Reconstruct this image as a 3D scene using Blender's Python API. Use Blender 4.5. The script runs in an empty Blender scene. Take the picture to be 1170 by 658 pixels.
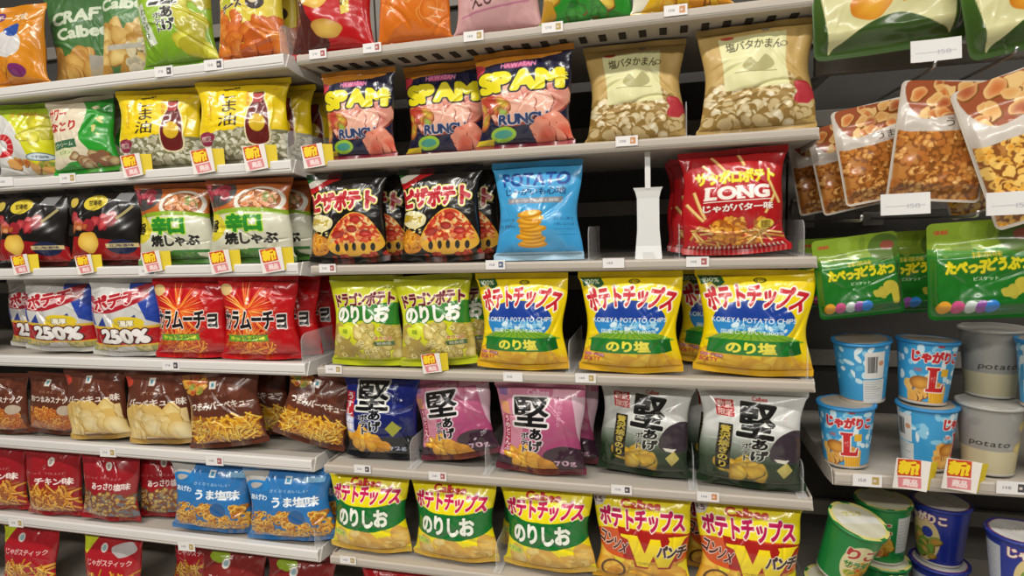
import bpy, math, random
import numpy as np
from mathutils import Vector, Matrix
C = bpy.context.scene.collection
PI = math.pi
# ------------------------------------------------------------------ camera geometry
CAMZ = 1.45
FPX = 683.94
YAW, PITCH, ROLL = (math.radians(a) for a in (14.589, 5.709, -1.921))
_f = Vector((-math.sin(YAW)*math.cos(PITCH), math.cos(YAW)*math.cos(PITCH), -math.sin(PITCH)))
_r0 = Vector((math.cos(YAW), math.sin(YAW), 0)); _u0 = _r0.cross(_f)
_r = _r0*math.cos(ROLL)+_u0*math.sin(ROLL); _u = -_r0*math.sin(ROLL)+_u0*math.cos(ROLL)
def at(px, py, Y):
    d = _f+_r*((px-585)/FPX)+_u*((329-py)/FPX)
    d *= Y/d.y
    return Vector((d.x, d.y, d.z+CAMZ))
cam = bpy.data.objects.new('camera', bpy.data.cameras.new('camera')); C.objects.link(cam)
cam.data.sensor_width = 36; cam.data.lens = FPX/1170*36; cam.data.clip_start = .02
M = Matrix((( _r.x, _u.x, -_f.x), (_r.y, _u.y, -_f.y), (_r.z, _u.z, -_f.z)))
cam.matrix_world = Matrix.Translation((0, 0, CAMZ)) @ M.to_4x4()
bpy.context.scene.camera = cam
vs = bpy.context.scene.view_settings
vs.view_transform = 'Standard'; vs.look = 'None'; vs.gamma = 1; vs.use_curve_mapping = False; vs.exposure = -.25
# ------------------------------------------------------------------ colours and glyph outlines
def hx(s):
    s = s.lstrip('#'); return np.array([int(s[i:i+2], 16)/255 for i in (0, 2, 4)])
def lin(c):
    c = np.asarray(c, float); return np.where(c <= .04045, c/12.92, ((c+.055)/1.055)**2.4)
GN, G0, GS = 150, -.3, 96.
_gl = {}
def glyph(ch):
    """distance field (in em) of one character of the built-in font, and its ink box"""
    if ch in _gl: return _gl[ch]
    cu = bpy.data.curves.new('g', 'FONT'); cu.body = ch; cu.resolution_u = 5
    o = bpy.data.objects.new('g', cu); me = bpy.data.meshes.new_from_object(o)
    n = len(me.vertices); co = np.zeros(n*3); me.vertices.foreach_get('co', co); co = co.reshape(-1, 3)[:, :2]
    me.calc_loop_triangles(); t = np.zeros(len(me.loop_triangles)*3, int); me.loop_triangles.foreach_get('vertices', t); t = t.reshape(-1, 3)
    ins = np.zeros((GN, GN), bool)
    for a, b, c in co[t] if len(t) else []:
        P = (np.array([a, b, c])-G0)*GS
        x0, y0 = np.maximum(np.floor(P.min(0)).astype(int), 0); x1, y1 = np.minimum(np.ceil(P.max(0)).astype(int)+1, GN)
        if x1 <= x0 or y1 <= y0: continue
        X, Y = np.meshgrid(np.arange(x0, x1)+.0, np.arange(y0, y1)+.0)
        e = [(P[(i+1) % 3, 0]-P[i, 0])*(Y-P[i, 1])-(P[(i+1) % 3, 1]-P[i, 1])*(X-P[i, 0]) for i in range(3)]
        ins[y0:y1, x0:x1] |= ((e[0] >= -.01) & (e[1] >= -.01) & (e[2] >= -.01)) | ((e[0] <= .01) & (e[1] <= .01) & (e[2] <= .01))
    def edt(m):
        D = np.where(m, 0., 1e6); k = np.arange(GN); q = (k[:, None]-k[None])**2.
        D = np.stack([(D[:, j][None]+q).min(1) for j in range(GN)], 1)
        D = np.stack([(D[i][None]+q).min(1) for i in range(GN)], 0)
        return np.sqrt(D)
    d = (edt(ins)-edt(~ins))/GS
    box = (co[:, 0].min(), co[:, 0].max(), co[:, 1].min(), co[:, 1].max()) if n else (0, .3, 0, .7)
    bpy.data.objects.remove(o); bpy.data.meshes.remove(me); bpy.data.curves.remove(cu)
    _gl[ch] = (d, box); return _gl[ch]
# ------------------------------------------------------------------ printed artwork, painted onto a mesh's colour attribute
class Art:
    """w, h in metres; coordinates are fractions (x right, y up)"""
    def __init__(s, w, h, base, res=1.0, seed=1):
        s.w, s.h = w, h; s.nx = max(8, round(w*1000/res)+1); s.ny = max(8, round(h*1000/res)+1)
        s.X, s.Y = s.nx*2, s.ny*2; s.mm = s.X/(w*1000)
        s.a = np.ones((s.Y, s.X, 3))*hx(base); s.rg = np.random.default_rng(seed)
        s.clip = None
    def _put(s, x0, x1, y0, y1, al, col):
        if s.clip is not None: al = al*s.clip[y0:y1, x0:x1]
        al = al[..., None]; s.a[y0:y1, x0:x1] = s.a[y0:y1, x0:x1]*(1-al)+col*al
    def _win(s, xa, xb, ya, yb):
        x0, x1 = max(0, int(xa)-2), min(s.X, int(xb)+3); y0, y1 = max(0, int(ya)-2), min(s.Y, int(yb)+3)
        return (x0, x1, y0, y1) if x1 > x0 and y1 > y0 else None
    def mask(s, pts, smooth=False):
        P = np.array(pts, float)
        if smooth:
            n = len(P); Q = []
            for i in range(n):
                a, b, c, d = P[i-1], P[i], P[(i+1) % n], P[(i+2) % n]
                for t in np.linspace(0, 1, 7)[:-1]:
                    Q.append(.5*(2*b+(c-a)*t+(2*a-5*b+4*c-d)*t*t+(3*b-a-3*c+d)*t**3))
            P = np.array(Q)
        P = P*[s.X, s.Y]
        w = s._win(P[:, 0].min(), P[:, 0].max(), P[:, 1].min(), P[:, 1].max())
        if w is None: return None
        x0, x1, y0, y1 = w; X, Y = np.meshgrid(np.arange(x0, x1)+.5, np.arange(y0, y1)+.5)
        m = np.zeros(X.shape, bool)
        for i in range(len(P)):
            (ax, ay), (bx, by) = P[i-1], P[i]
            if ay == by: continue
            m ^= ((ay > Y) != (by > Y)) & (X < (bx-ax)*(Y-ay)/(by-ay)+ax)
        return w, m.astype(float)
    def poly(s, pts, col, smooth=False):
        r = s.mask(pts, smooth)
        if r: s._put(*r[0], r[1], hx(col))
    def rect(s, x0, y0, x1, y1, col): s.poly([(x0, y0), (x1, y0), (x1, y1), (x0, y1)], col)
    def band(s, ya, yb, col, bow=0., slope=0.):
        xs = np.linspace(-.02, 1.02, 25); f = lambda x: bow*(1-(2*x-1)**2)+slope*(x-.5)
        s.poly([(x, ya+f(x)) for x in xs]+[(x, yb+f(x)) for x in xs[::-1]], col)
    def ell(s, cx, cy, rx, col, ry=None, rot=0, ir=0., col2=None, wob=0.):
        """rx, ry as fractions of the width"""
        ry = rx if ry is None else ry
        px, py, ax, ay = cx*s.X, cy*s.Y, rx*s.X, ry*s.X; R = max(ax, ay)*(1+wob)
        w = s._win(px-R, px+R, py-R, py+R)
        if w is None: return
        X, Y = np.meshgrid(np.arange(w[0], w[1])+.5-px, np.arange(w[2], w[3])+.5-py)
        c, n = math.cos(rot), math.sin(rot); U, V = (X*c+Y*n)/ax, (-X*n+Y*c)/ay; q = np.sqrt(U*U+V*V)
        if wob: q = q/(1+wob*np.sin(3*np.arctan2(V, U)+cx*50)+wob*.6*np.sin(5*np.arctan2(V, U)+cy*70))
        al = np.clip((1-q)*min(ax, ay)+.5, 0, 1)
        if ir: al = al*np.clip((q-ir)*min(ax, ay)+.5, 0, 1)
        cc = hx(col)
        if col2 is not None:
            t = np.clip(q*q*.9+.25*(V-U*.5), 0, 1)[..., None]; cc = cc*(1-t)+hx(col2)*t
        s._put(*w, al, cc)
    def line(s, x0, y0, x1, y1, wd, col):
        a = np.array([x0*s.X, y0*s.Y]); b = np.array([x1*s.X, y1*s.Y]); d = b-a; n = np.array([-d[1], d[0]])/(np.hypot(*d)+1e-9)*wd*s.X/2
        s.poly([p/[s.X, s.Y] for p in (a+n, b+n, b-n, a-n)], col)
    def grad(s, y0, y1, ca, cb):
        t = np.clip(((np.arange(s.Y)+.5)/s.Y-y0)/(y1-y0), 0, 1)[:, None, None]
        al = np.ones((s.Y, s.X)) if s.clip is None else s.clip
        s.a = s.a*(1-al[..., None])+(hx(ca)*(1-t)+hx(cb)*t)*al[..., None]
    def within(s, pts=None, smooth=False):
        if pts is None: s.clip = None; return
        m = np.zeros((s.Y, s.X)); r = s.mask(pts, smooth)
        if r: m[r[0][2]:r[0][3], r[0][0]:r[0][1]] = r[1]
        s.clip = m
    def text(s, st, x0, y0, x1, y1, col, bold=.02, out=(), rot=0., arc=0., vert=False, shear=0., lag=0.):
        W, H = s.X, s.Y; bw, bh = (x1-x0)*W, (y1-y0)*H
        if rot: pass
        cells = []; pen = 0.
        for ch in st:
            if ch == ' ': pen += .3; continue
            d, b = glyph(ch)
            if vert: cells.append((ch, 0., -pen)); pen += 1.
            elif ord(ch) > 0x2e80 or ch in '・': cells.append((ch, pen, 0.)); pen += .94
            else: cells.append((ch, pen-b[0]+.045, 0.)); pen += b[1]-b[0]+.09
        if not cells: return
        xs0 = min(c[1]+glyph(c[0])[1][0] for c in cells); xs1 = max(c[1]+glyph(c[0])[1][1] for c in cells)
        ys0 = min(c[2]+glyph(c[0])[1][2] for c in cells); ys1 = max(c[2]+glyph(c[0])[1][3] for c in cells)
        sx, sy = bw/(xs1-xs0), bh/(ys1-ys0); cx, cy = (x0+x1)/2*W, (y0+y1)/2*H; mid = (xs0+xs1)/2, (ys0+ys1)/2
        co, si = math.cos(rot), math.sin(rot)
        for ex, cc in sorted([(bold+e, c) for e, c in out], key=lambda q: -q[0])+[(bold, col)]:
            cc = hx(cc)
            for k, (ch, gx, gy) in enumerate(cells):
                d, b = glyph(ch); mx, my = (b[0]+b[1])/2, (b[2]+b[3])/2
                lx, ly = (gx+mx-mid[0])*sx, (gy+my-mid[1])*sy; t = lx/(bw/2+1e-6); a2 = 0.
                ly += arc*bh*(1-t*t); a2 = -math.atan(2*arc*bh*t/(bw/2+1e-6))
                ly += lag*bh*(1 if k % 2 else -1)
                gx2, gy2 = cx+lx*co-ly*si, cy+lx*si+ly*co; ang = rot+a2
                R = max((b[1]-b[0])*sx, (b[3]-b[2])*sy)*.75+abs(ex)*max(sx, sy)+2
                w = s._win(gx2-R, gx2+R, gy2-R, gy2+R)
                if w is None: continue
                X, Y = np.meshgrid(np.arange(w[0], w[1])+.5-gx2, np.arange(w[2], w[3])+.5-gy2)
                ca, sa = math.cos(ang), math.sin(ang); U, V = X*ca+Y*sa, -X*sa+Y*ca; U = U-shear*V
                gu = (U/sx+mx-G0)*GS; gv = (V/sy+my-G0)*GS
                iu = np.clip(gu, 0, GN-1.001); iv = np.clip(gv, 0, GN-1.001)
                outd = np.hypot(gu-iu, gv-iv)/GS
                u0, v0 = iu.astype(int), iv.astype(int); fu, fv = iu-u0, iv-v0
                dd = (d[v0, u0]*(1-fu)+d[v0, u0+1]*fu)*(1-fv)+(d[v0+1, u0]*(1-fu)+d[v0+1, u0+1]*fu)*fv+outd
                s._put(*w, np.clip(.5+(ex-dd)*math.sqrt(sx*sy), 0, 1), cc)
    # pictures of food
    def pile(s, x0, y0, x1, y1, n, r, cols, kind='chip', edge='7a4a12'):
        for k in range(n):
            cx, cy = s.rg.uniform(x0, x1), y1-(y1-y0)*(k+.5)/n+s.rg.uniform(-.02, .02)
            q = r*s.rg.uniform(.75, 1.2); c = cols[int(s.rg.integers(len(cols)))]; a = s.rg.uniform(0, PI)
            if kind == 'chip':
                s.ell(cx+.006, cy-.01, q*1.03, edge, q*.74, a, wob=.08); s.ell(cx, cy, q, c, q*.7, a, col2=cols[-1], wob=.08)
            elif kind == 'pop':
                s.ell(cx, cy-.006, q*1.1, edge, q, a, wob=.15)
                for j in range(4): s.ell(cx+s.rg.uniform(-.6, .6)*q, cy+s.rg.uniform(-.5, .5)*q, q*.55, c, q*.5, a, col2=cols[-1])
            elif kind == 'stick':
                dx, dy = math.cos(a)*r*2.2, math.sin(a)*r*2.2*s.X/s.Y*.8; wd = r*.42
                s.line(cx-dx+.004, cy-dy-.006, cx+dx+.004, cy+dy-.006, wd*1.3, edge); s.line(cx-dx, cy-dy, cx+dx, cy+dy, wd, c)
            elif kind == 'ring':
                s.ell(cx+.004, cy-.006, q*1.05, edge, q*.8, a, ir=.45, wob=.1); s.ell(cx, cy, q, c, q*.75, a, ir=.5, wob=.1)
    def speck(s, x0, y0, x1, y1, n, r, cols):
        for k in range(n): s.ell(s.rg.uniform(x0, x1), s.rg.uniform(y0, y1), r*s.rg.uniform(.5, 1.3), cols[int(s.rg.integers(len(cols)))], r*s.rg.uniform(.3, .8), s.rg.uniform(0, PI))
    def burst(s, cx, cy, n, r0, r1, wd, cols, a0=0, a1=2*PI):
        for k in range(n):
            a = s.rg.uniform(a0, a1); R = s.rg.uniform(.7, 1)*r1; k2 = s.X/s.Y
            b = a+s.rg.uniform(-.25, .25); wv = wd*s.rg.uniform(.6, 1.3)
            p0 = np.array([cx+r0*math.cos(a), cy+r0*math.sin(a)*k2]); p1 = np.array([cx+R*math.cos(b), cy+R*math.sin(b)*k2])
            n_ = np.array([-math.sin(a), math.cos(a)*k2])*wv
            s.poly([p0+n_, p0-n_, p1], cols[int(s.rg.integers(len(cols)))])
    def out(s):
        a = np.clip(s.a, 0, 1).reshape(s.ny, 2, s.nx, 2, 3).mean((1, 3)); return lin(a)
# ------------------------------------------------------------------ materials
MAT = {}
def nodemat(name, col=(.8, .8, .8), rough=.4, metal=0., coat=0., attr=False, noise=0., nscale=40., bump=0., bscale=200., trans=0., ior=1.45, emit=0., alpha=1., spec=.5):
    m = bpy.data.materials.new(name); m.use_nodes = True; nt = m.node_tree; b = nt.nodes['Principled BSDF']
    b.inputs['Roughness'].default_value = rough; b.inputs['Metallic'].default_value = metal; b.inputs['Coat Weight'].default_value = coat
    b.inputs['Coat Roughness'].default_value = .12; b.inputs['Transmission Weight'].default_value = trans; b.inputs['IOR'].default_value = ior
    b.inputs['Alpha'].default_value = alpha; b.inputs['Specular IOR Level'].default_value = spec
    if emit: b.inputs['Emission Color'].default_value = (*col, 1); b.inputs['Emission Strength'].default_value = emit
    tc = nt.nodes.new('ShaderNodeTexCoord')
    if attr:
        src = nt.nodes.new('ShaderNodeAttribute'); src.attribute_name = 'Col'; out = src.outputs['Color']
    else:
        src = nt.nodes.new('ShaderNodeRGB'); src.outputs[0].default_value = (*col, 1); out = src.outputs[0]
    if noise:
        nz = nt.nodes.new('ShaderNodeTexNoise'); nz.inputs['Scale'].default_value = nscale; nz.inputs['Detail'].default_value = 4
        nt.links.new(tc.outputs['Object'], nz.inputs['Vector'])
        mp = nt.nodes.new('ShaderNodeMapRange'); mp.inputs['To Min'].default_value = 1-noise; mp.inputs['To Max'].default_value = 1+noise
        nt.links.new(nz.outputs['Fac'], mp.inputs['Value'])
        vm = nt.nodes.new('ShaderNodeVectorMath'); vm.operation = 'SCALE'; nt.links.new(out, vm.inputs[0]); nt.links.new(mp.outputs[0], vm.inputs['Scale']); out = vm.outputs[0]
    nt.links.new(out, b.inputs['Base Color'])
    if bump:
        nz = nt.nodes.new('ShaderNodeTexNoise'); nz.inputs['Scale'].default_value = bscale; nz.inputs['Detail'].default_value = 3
        nt.links.new(tc.outputs['Object'], nz.inputs['Vector']); bp = nt.nodes.new('ShaderNodeBump'); bp.inputs['Strength'].default_value = bump; bp.inputs['Distance'].default_value = .002
        nt.links.new(nz.outputs['Fac'], bp.inputs['Height']); nt.links.new(bp.outputs[0], b.inputs['Normal'])
    MAT[name] = m; return m
nodemat('printed_film', rough=.25, coat=.6, attr=True, bump=.1, bscale=30)
nodemat('matte_film', rough=.42, coat=.12, attr=True, bump=.1, bscale=55)
nodemat('printed_card', rough=.55, attr=True, noise=.03)
nodemat('printed_cup', rough=.35, coat=.2, attr=True)
nodemat('shelf_paint', lin(hx('b3aca2')), .42, noise=.03, nscale=15)
nodemat('rail_cream', lin(hx('b8afa3')), .38, noise=.03, nscale=12, coat=.15)
nodemat('rail_white', lin(hx('dddad6')), .3, noise=.02, nscale=12, coat=.25)
nodemat('rail_groove', lin(hx('a29b92')), .5, noise=.03)
nodemat('back_panel', lin(hx('4a4743')), .6, noise=.12, nscale=20)
nodemat('back_rail', lin(hx('8d8880')), .45, noise=.05)
nodemat('slot', lin(hx('26221f')), .7, noise=.05)
nodemat('clear_plastic', (.93, .94, .95), .12, trans=.0, alpha=.22, noise=.01)
nodemat('hook_metal', lin(hx('b9b9b9')), .3, metal=.9, noise=.03)
nodemat('white_plastic', lin(hx('dcdcda')), .35, noise=.02, coat=.2)
nodemat('lid_film', lin(hx('c9c6bd')), .35, noise=.05, nscale=60, coat=.3, bump=.3, bscale=120)
nodemat('grey_bar', lin(hx('8b8680')), .4, noise=.05)
nodemat('floor_tile', lin(hx('c9c4ba')), .35, noise=.05, nscale=6)
nodemat('plinth', lin(hx('5b5854')), .5, noise=.05)
# ------------------------------------------------------------------ mesh helpers
def mesh_from(name, V, F, mat, col=None, smooth=True):
    V = np.asarray(V, float).reshape(-1, 3); F = np.asarray(F, int); k = F.shape[1]
    me = bpy.data.meshes.new(name); me.vertices.add(len(V)); me.vertices.foreach_set('co', V.ravel())
    me.loops.add(F.size); me.loops.foreach_set('vertex_index', F.ravel()); me.polygons.add(len(F))
    me.polygons.foreach_set('loop_start', np.arange(len(F))*k); me.polygons.foreach_set('loop_total', np.full(len(F), k)) if False else None
    me.update(calc_edges=True); me.validate()
    me.polygons.foreach_set('use_smooth', np.full(len(me.polygons), smooth))
    if col is not None:
        at_ = me.color_attributes.new('Col', 'FLOAT_COLOR', 'POINT'); c4 = np.ones((len(V), 4)); c4[:, :3] = np.asarray(col).reshape(-1, 3); at_.data.foreach_set('color', c4.ravel())
    me.materials.append(MAT[mat]); return me
def gridF(nx, ny, flip=False, off=0):
    i = np.arange(ny-1)[:, None]*nx+np.arange(nx-1)[None]; i = i.ravel()+off
    F = np.stack([i, i+1, i+nx+1, i+nx], 1); return F[:, ::-1] if flip else F
class MB:
    """collects boxes, bars and tubes into ONE mesh"""
    def __init__(s): s.V, s.F = [], []
    def box(s, a, b, taper=0.):
        (x0, y0, z0), (x1, y1, z1) = a, b; n = len(s.V); t = taper
        s.V += [(x0, y0, z0), (x1, y0, z0), (x1, y1, z0), (x0, y1, z0), (x0+t, y0+t, z1), (x1-t, y0+t, z1), (x1-t, y1-t, z1), (x0+t, y1-t, z1)]
        s.F += [[n+i for i in f] for f in ((0, 3, 2, 1), (4, 5, 6, 7), (0, 1, 5, 4), (1, 2, 6, 5), (2, 3, 7, 6), (3, 0, 4, 7))]; return s
    def prism(s, prof, x0, x1, ax='x'):
        """closed profile of (y,z), extruded along x (or (x,z) along y, or (x,y) along z)"""
        n = len(s.V); k = len(prof)
        for x in (x0, x1):
            for p in prof: s.V.append((x, p[0], p[1]) if ax == 'x' else (p[0], x, p[1]) if ax == 'y' else (p[0], p[1], x))
        for i in range(k): j = (i+1) % k; s.F.append([n+i, n+j, n+k+j, n+k+i])
        s.F.append([n+i for i in range(k)][::-1]); s.F.append([n+k+i for i in range(k)]); return s
    def tube(s, pts, r, seg=8):
        n0 = len(s.V); P = [Vector(p) for p in pts]
        for i, p in enumerate(P):
            t = (P[min(i+1, len(P)-1)]-P[max(i-1, 0)]).normalized(); a = t.cross(Vector((0, 0, 1)) if abs(t.z) < .9 else Vector((1, 0, 0))).normalized(); b = t.cross(a)
            for j in range(seg): s.V.append(tuple(p+(a*math.cos(2*PI*j/seg)+b*math.sin(2*PI*j/seg))*r))
        for i in range(len(P)-1):
            for j in range(seg): k = (j+1) % seg; s.F.append([n0+i*seg+j, n0+i*seg+k, n0+(i+1)*seg+k, n0+(i+1)*seg+j])
        s.F.append([n0+j for j in range(seg)]); s.F.append([n0+(len(P)-1)*seg+j for j in range(seg)][::-1]); return s
    def mesh(s, name, mat, bevel=0., smooth=False):
        me = bpy.data.meshes.new(name); me.from_pydata([tuple(v) for v in s.V], [], s.F); me.update(); me.materials.append(MAT[mat])
        import bmesh
        bm = bmesh.new(); bm.from_mesh(me); bmesh.ops.recalc_face_normals(bm, faces=bm.faces)
        if bevel: bmesh.ops.bevel(bm, geom=bm.edges[:], offset=bevel, segments=2, affect='EDGES', profile=.6)
        bm.to_mesh(me); bm.free(); 
        if smooth: me.polygons.foreach_set('use_smooth', [True]*len(me.polygons))
        return me
    def build(s, name, mat, parent=None, bevel=0., smooth=False): return link(name, s.mesh(name, mat, bevel, smooth), parent)
def link(name, me, parent=None):
    o = bpy.data.objects.new(name, me); C.objects.link(o)
    if parent: o.parent = parent
    return o
LAB = {}
def tag(o, label=None, cat=None, group=None, kind=None):
    if label: o['label'] = label; LAB[label] = LAB.get(label, 0)+1
    if cat: o['category'] = cat
    if group: o['group'] = group
    if kind: o['kind'] = kind
    return o
def empty(name, loc=(0, 0, 0), rot=(0, 0, 0)):
    o = bpy.data.objects.new(name, None); C.objects.link(o); o.location = loc; o.rotation_euler = rot; o.empty_display_size = .02; return o
# ------------------------------------------------------------------ the pillow packet
def vnoise(x, y, rg, n=6):
    """smooth random field on arrays"""
    r = np.zeros_like(x)
    for k in range(n):
        a = rg.uniform(0, 2*PI); f = rg.uniform(.6, 2.2); r += np.sin((x*math.cos(a)+y*math.sin(a))*f*2*PI+rg.uniform(0, 6.28))/n**.5
    return r
def packet(art, T=.027, Tb=.02, seed=1, crease=12, amp=1.25, mat='printed_film', kind='crisp_packet', sag=.85, pinch=.12, ears=.0, seal=.011):
    """prototype dict of part meshes for a sealed pillow packet"""
    rg = np.random.default_rng(seed); w, h = art.w, art.h; col = art.out(); ny, nx, _ = col.shape
    def surf(nx, ny, front):
        r2 = np.random.default_rng(seed+5)
        s = np.linspace(-1, 1, nx)[None]*np.ones((ny, 1)); v = np.linspace(0, 1, ny)[:, None]*np.ones((1, nx))
        body = h-2*seal; f = np.clip(np.sin(PI*np.clip(v, 0, 1)**sag), 0, 1)**.55
        prof = np.clip(1-np.abs(s)**2.6, 0, 1)**.62
        x = w/2*s*(1-pinch*f*(1+.35*s*math.sin(seed)+.3*np.sin(v*7+seed))); z = seal+v*body; x = x+.012*w*np.sin(v*PI*1.5+seed*2)*f
        # the ends of the seals lift away from the middle
        z = z+ears*s*s*(1-v)**3*h*.3
        d = np.zeros_like(x)
        db, dt = v*body, (1-v)*body; u = s*w/2
        for e, dist in ((0, db), (1, dt)):
            for k in range(9):
                c, wd, ln, sl = r2.uniform(-.48, .48)*w, r2.uniform(.002, .006), r2.uniform(.018, .06), r2.uniform(-.5, .5)
                d += r2.uniform(-.0032, .0026)*np.exp(-((u-c-sl*dist)/(wd+dist*.12))**2)*np.exp(-(dist/ln)**1.5)*np.clip(dist/.006, 0, 1)
        for k in range(crease):
            cx, cz, a = r2.uniform(-.42, .42)*w, r2.uniform(.08, .92)*h, r2.uniform(0, PI)
            if abs(cx) < .2*w and r2.random() < .5: cx = math.copysign(.36*w, cx)
            L, wd = r2.uniform(.018, .065), r2.uniform(.002, .0055)
            p = (u-cx)*math.cos(a)+(z-cz)*math.sin(a); q = -(u-cx)*math.sin(a)+(z-cz)*math.cos(a)
            q = q+r2.uniform(-6, 6)*p*p
            d += r2.uniform(-1, .8)*.0028*np.exp(-(q/wd)**2-(p/L)**2)
        d += .002*vnoise(u*7, z*7, r2)+.00018*vnoise(u*30, z*30, r2)
        m = np.clip(f*1.3, 0, 1)*np.clip(prof*1.6, 0, 1)
        wave = .0018*np.sin(u*55+seed)*np.exp(-np.minimum(db, dt)/.02)
        y = wave*(1-s*s*.3)
        if front: y = y-T*f*prof-amp*d*m
        else: y = y+Tb*f*prof+amp*.8*d[:, ::-1]*m
        return np.stack([x, y, z], -1)
    Fr = surf(nx, ny, True); bx, by = 30, 36; Bk = surf(bx, by, False)
    ec = col[:, [2, -3]].mean(1); bc = np.repeat(ec[np.linspace(0, ny-1, by).astype(int)][:, None], bx, 1)
    V = np.concatenate([Fr.reshape(-1, 3), Bk.reshape(-1, 3)]); F = np.concatenate([gridF(nx, ny), gridF(bx, by, True, nx*ny)])
    body = mesh_from('packet_body', V, F, mat, np.concatenate([col.reshape(-1, 3), bc.reshape(-1, 3)]))
    def strip(top):
        n = int(w*1000)+1; m = 5; s = np.linspace(-1, 1, n)[None]*np.ones((m, 1)); t = np.linspace(0, 1, m)[:, None]*np.ones((1, n)); u = s*w/2
        z = (h-seal+t*seal) if top else (seal-t*seal)
        r2 = np.random.default_rng(seed+9+top)
        y = .0018*np.sin(u*55+seed)*(1-s*s*.3)+t*.002*np.sin(u*70+seed*2)+.00035*np.sign(np.sin(z*2*PI/.0016))*0+.0004*np.sin(z*2*PI/.0028)
        y2 = y+.0005; row = col[-2 if top else 1]; row = row*.15+np.median(row, 0)*.85; c = np.repeat(row[np.linspace(0, nx-1, n).astype(int)][None], m, 0)
        if not top: z = z+ears*s*s*h*.3
        P = np.stack([u, y-.0003, z], -1).reshape(-1, 3); Q = np.stack([u, y2, z], -1).reshape(-1, 3)
        F = np.concatenate([gridF(n, m, not top), gridF(n, m, top, n*m)]); cc = c.reshape(-1, 3)
        return mesh_from('top_seal' if top else 'bottom_seal', np.concatenate([P, Q]), F, mat, np.concatenate([cc, cc]))
    return dict(kind=kind, w=w, h=h, parts=[('packet_body', body), ('top_seal', strip(True)), ('bottom_seal', strip(False))])
def put(proto, loc, yaw=0, lean=6, roll=0, label=None, cat='snack packet', group=None, scale=1., name=None):
    o = empty(name or proto['kind'], loc); o.rotation_mode = 'YXZ' if False else 'XYZ'
    R = Matrix.Rotation(math.radians(yaw), 3, 'Z') @ Matrix.Rotation(math.radians(-lean), 3, 'X') @ Matrix.Rotation(math.radians(roll), 3, 'Y')
    o.rotation_euler = R.to_euler('XYZ')
    o.scale = (scale,)*3 if not isinstance(scale, tuple) else scale
    for n, me in proto['parts']: link(n, me, o)
    tag(o, label, cat, group); return o
# ------------------------------------------------------------------ artwork of every packet design
GOLD = ['f2c64a', 'e9b23a', 'd99425']; PALE = ['f3dc8e', 'ecc96c', 'd9a84a']; YEL = ['f5d64e', 'e8bd2c', 'c98f1c']
BRN = ['b8662a', 'c98236', '8f4a1c']; POP = ['f4ecd2', 'efe2bd', 'cfb988']; FRY = ['efc05a', 'e2a63c', 'c47f26']
def koikeya():
    a = Art(.182, .186, 'f2d50c', .85, 3)
    a.grad(0, .22, 'd9a818', 'f2d50c')
    a.pile(.02, .0, .98, .16, 16, .12, ['f0cd40', 'e8bb2c', 'd8a01e'], edge='cf981e')
    a.poly([(.02, 1), (.22, 1), (.25, .93), (.19, .87), (.12, .93), (.03, .9)], '1f5a2c'); a.text('100%', .06, .93, .2, .98, 'e8efcf', .02)
    a.ell(.55, .955, .055, '3a3a12', .028, ir=.75); a.text('湖池屋', .51, .935, .59, .975, '3a3a12', .0)
    a.ell(.5, .52, .39, '1b3f98', .24); a.within([(0, .3), (1, .3), (1, .54), (0, .54)])
    a.ell(.5, .52, .39, '2f86c9', .24); a.speck(.3, .42, .85, .5, 26, .035, ['9fd0ea', 'd5ecf5', '6fb7df'])
    a.within(); a.poly([(.1, .34), (.25, .41), (.5, .43), (.75, .41), (.92, .34), (.9, .3), (.1, .3)], '7fae2c', True)
    for k in range(9): a.line(.5+(k-4)*.03, .42, .5+(k-4)*.1, .31, .012, '5c9426')
    a.text('KOIKEYA POTATO CHIPS', .1, .515, .9, .565, 'f5f5ee', .012)
    a.text('国産じゃがいも100%', .2, .395, .8, .44, 'e9f4f8', .015, rot=0)
    a.text('NORIMIZU AND POTATO', .3, .475, .8, .492, 'dfeaf2', .0); a.text('no additives', .36, .455, .72, .468, 'dfeaf2', .0)
    a.text('ポテトチップス', .06, .62, .94, .85, 'c31b2a', .055, [(.07, 'fbf6e6')], arc=.3)
    a.poly([(.08, .335), (.9, .33), (.93, .19), (.82, .17), (.08, .17)], '1c7a2b'); a.poly([(.82, .31), (.93, .33), (.93, .19), (.84, .17)], '11611f')
    a.text('のり塩', .27, .195, .72, .31, 'f3e64b', .05)
    a.text('ワビーナ塩味', .03, .12, .24, .155, 'fdf3f0', .01, [(.14, '9a2340')]); a.text('SOLTY', .03, .06, .2, .105, 'b22a44', .03)
    return packet(a, .03, seed=11, ears=.1)
def noripack():
    a = Art(.178, .182, 'efdd17', .85, 4)
    a.pile(.02, .02, .98, .24, 20, .12, PALE, edge='c99a30')
    a.poly([(-.02, .72), (.3, .635), (.7, .645), (1.02, .7), (1.02, .45), (.7, .31), (.3, .315), (-.02, .4)], '12702c', True)
    a.text('Calbee', .3, .885, .68, .97, 'c21a22', .05)
    a.text('ポテトチップス', .05, .68, .94, .885, 'c41552', .055, [(.05, 'fbf2dd')], lag=.02)
    a.text('のりしお', .12, .37, .82, .59, 'f2f4e6', .055, [(.05, '0d5a22')], lag=.02)
    a.ell(.14, .23, .1, 'c5d93a', .05); a.text('うすしお', .04, .21, .22, .26, '3f7a1e', .02, [(.05, 'e9efb0')])
    return packet(a, .03, seed=23, ears=.16)
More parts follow.
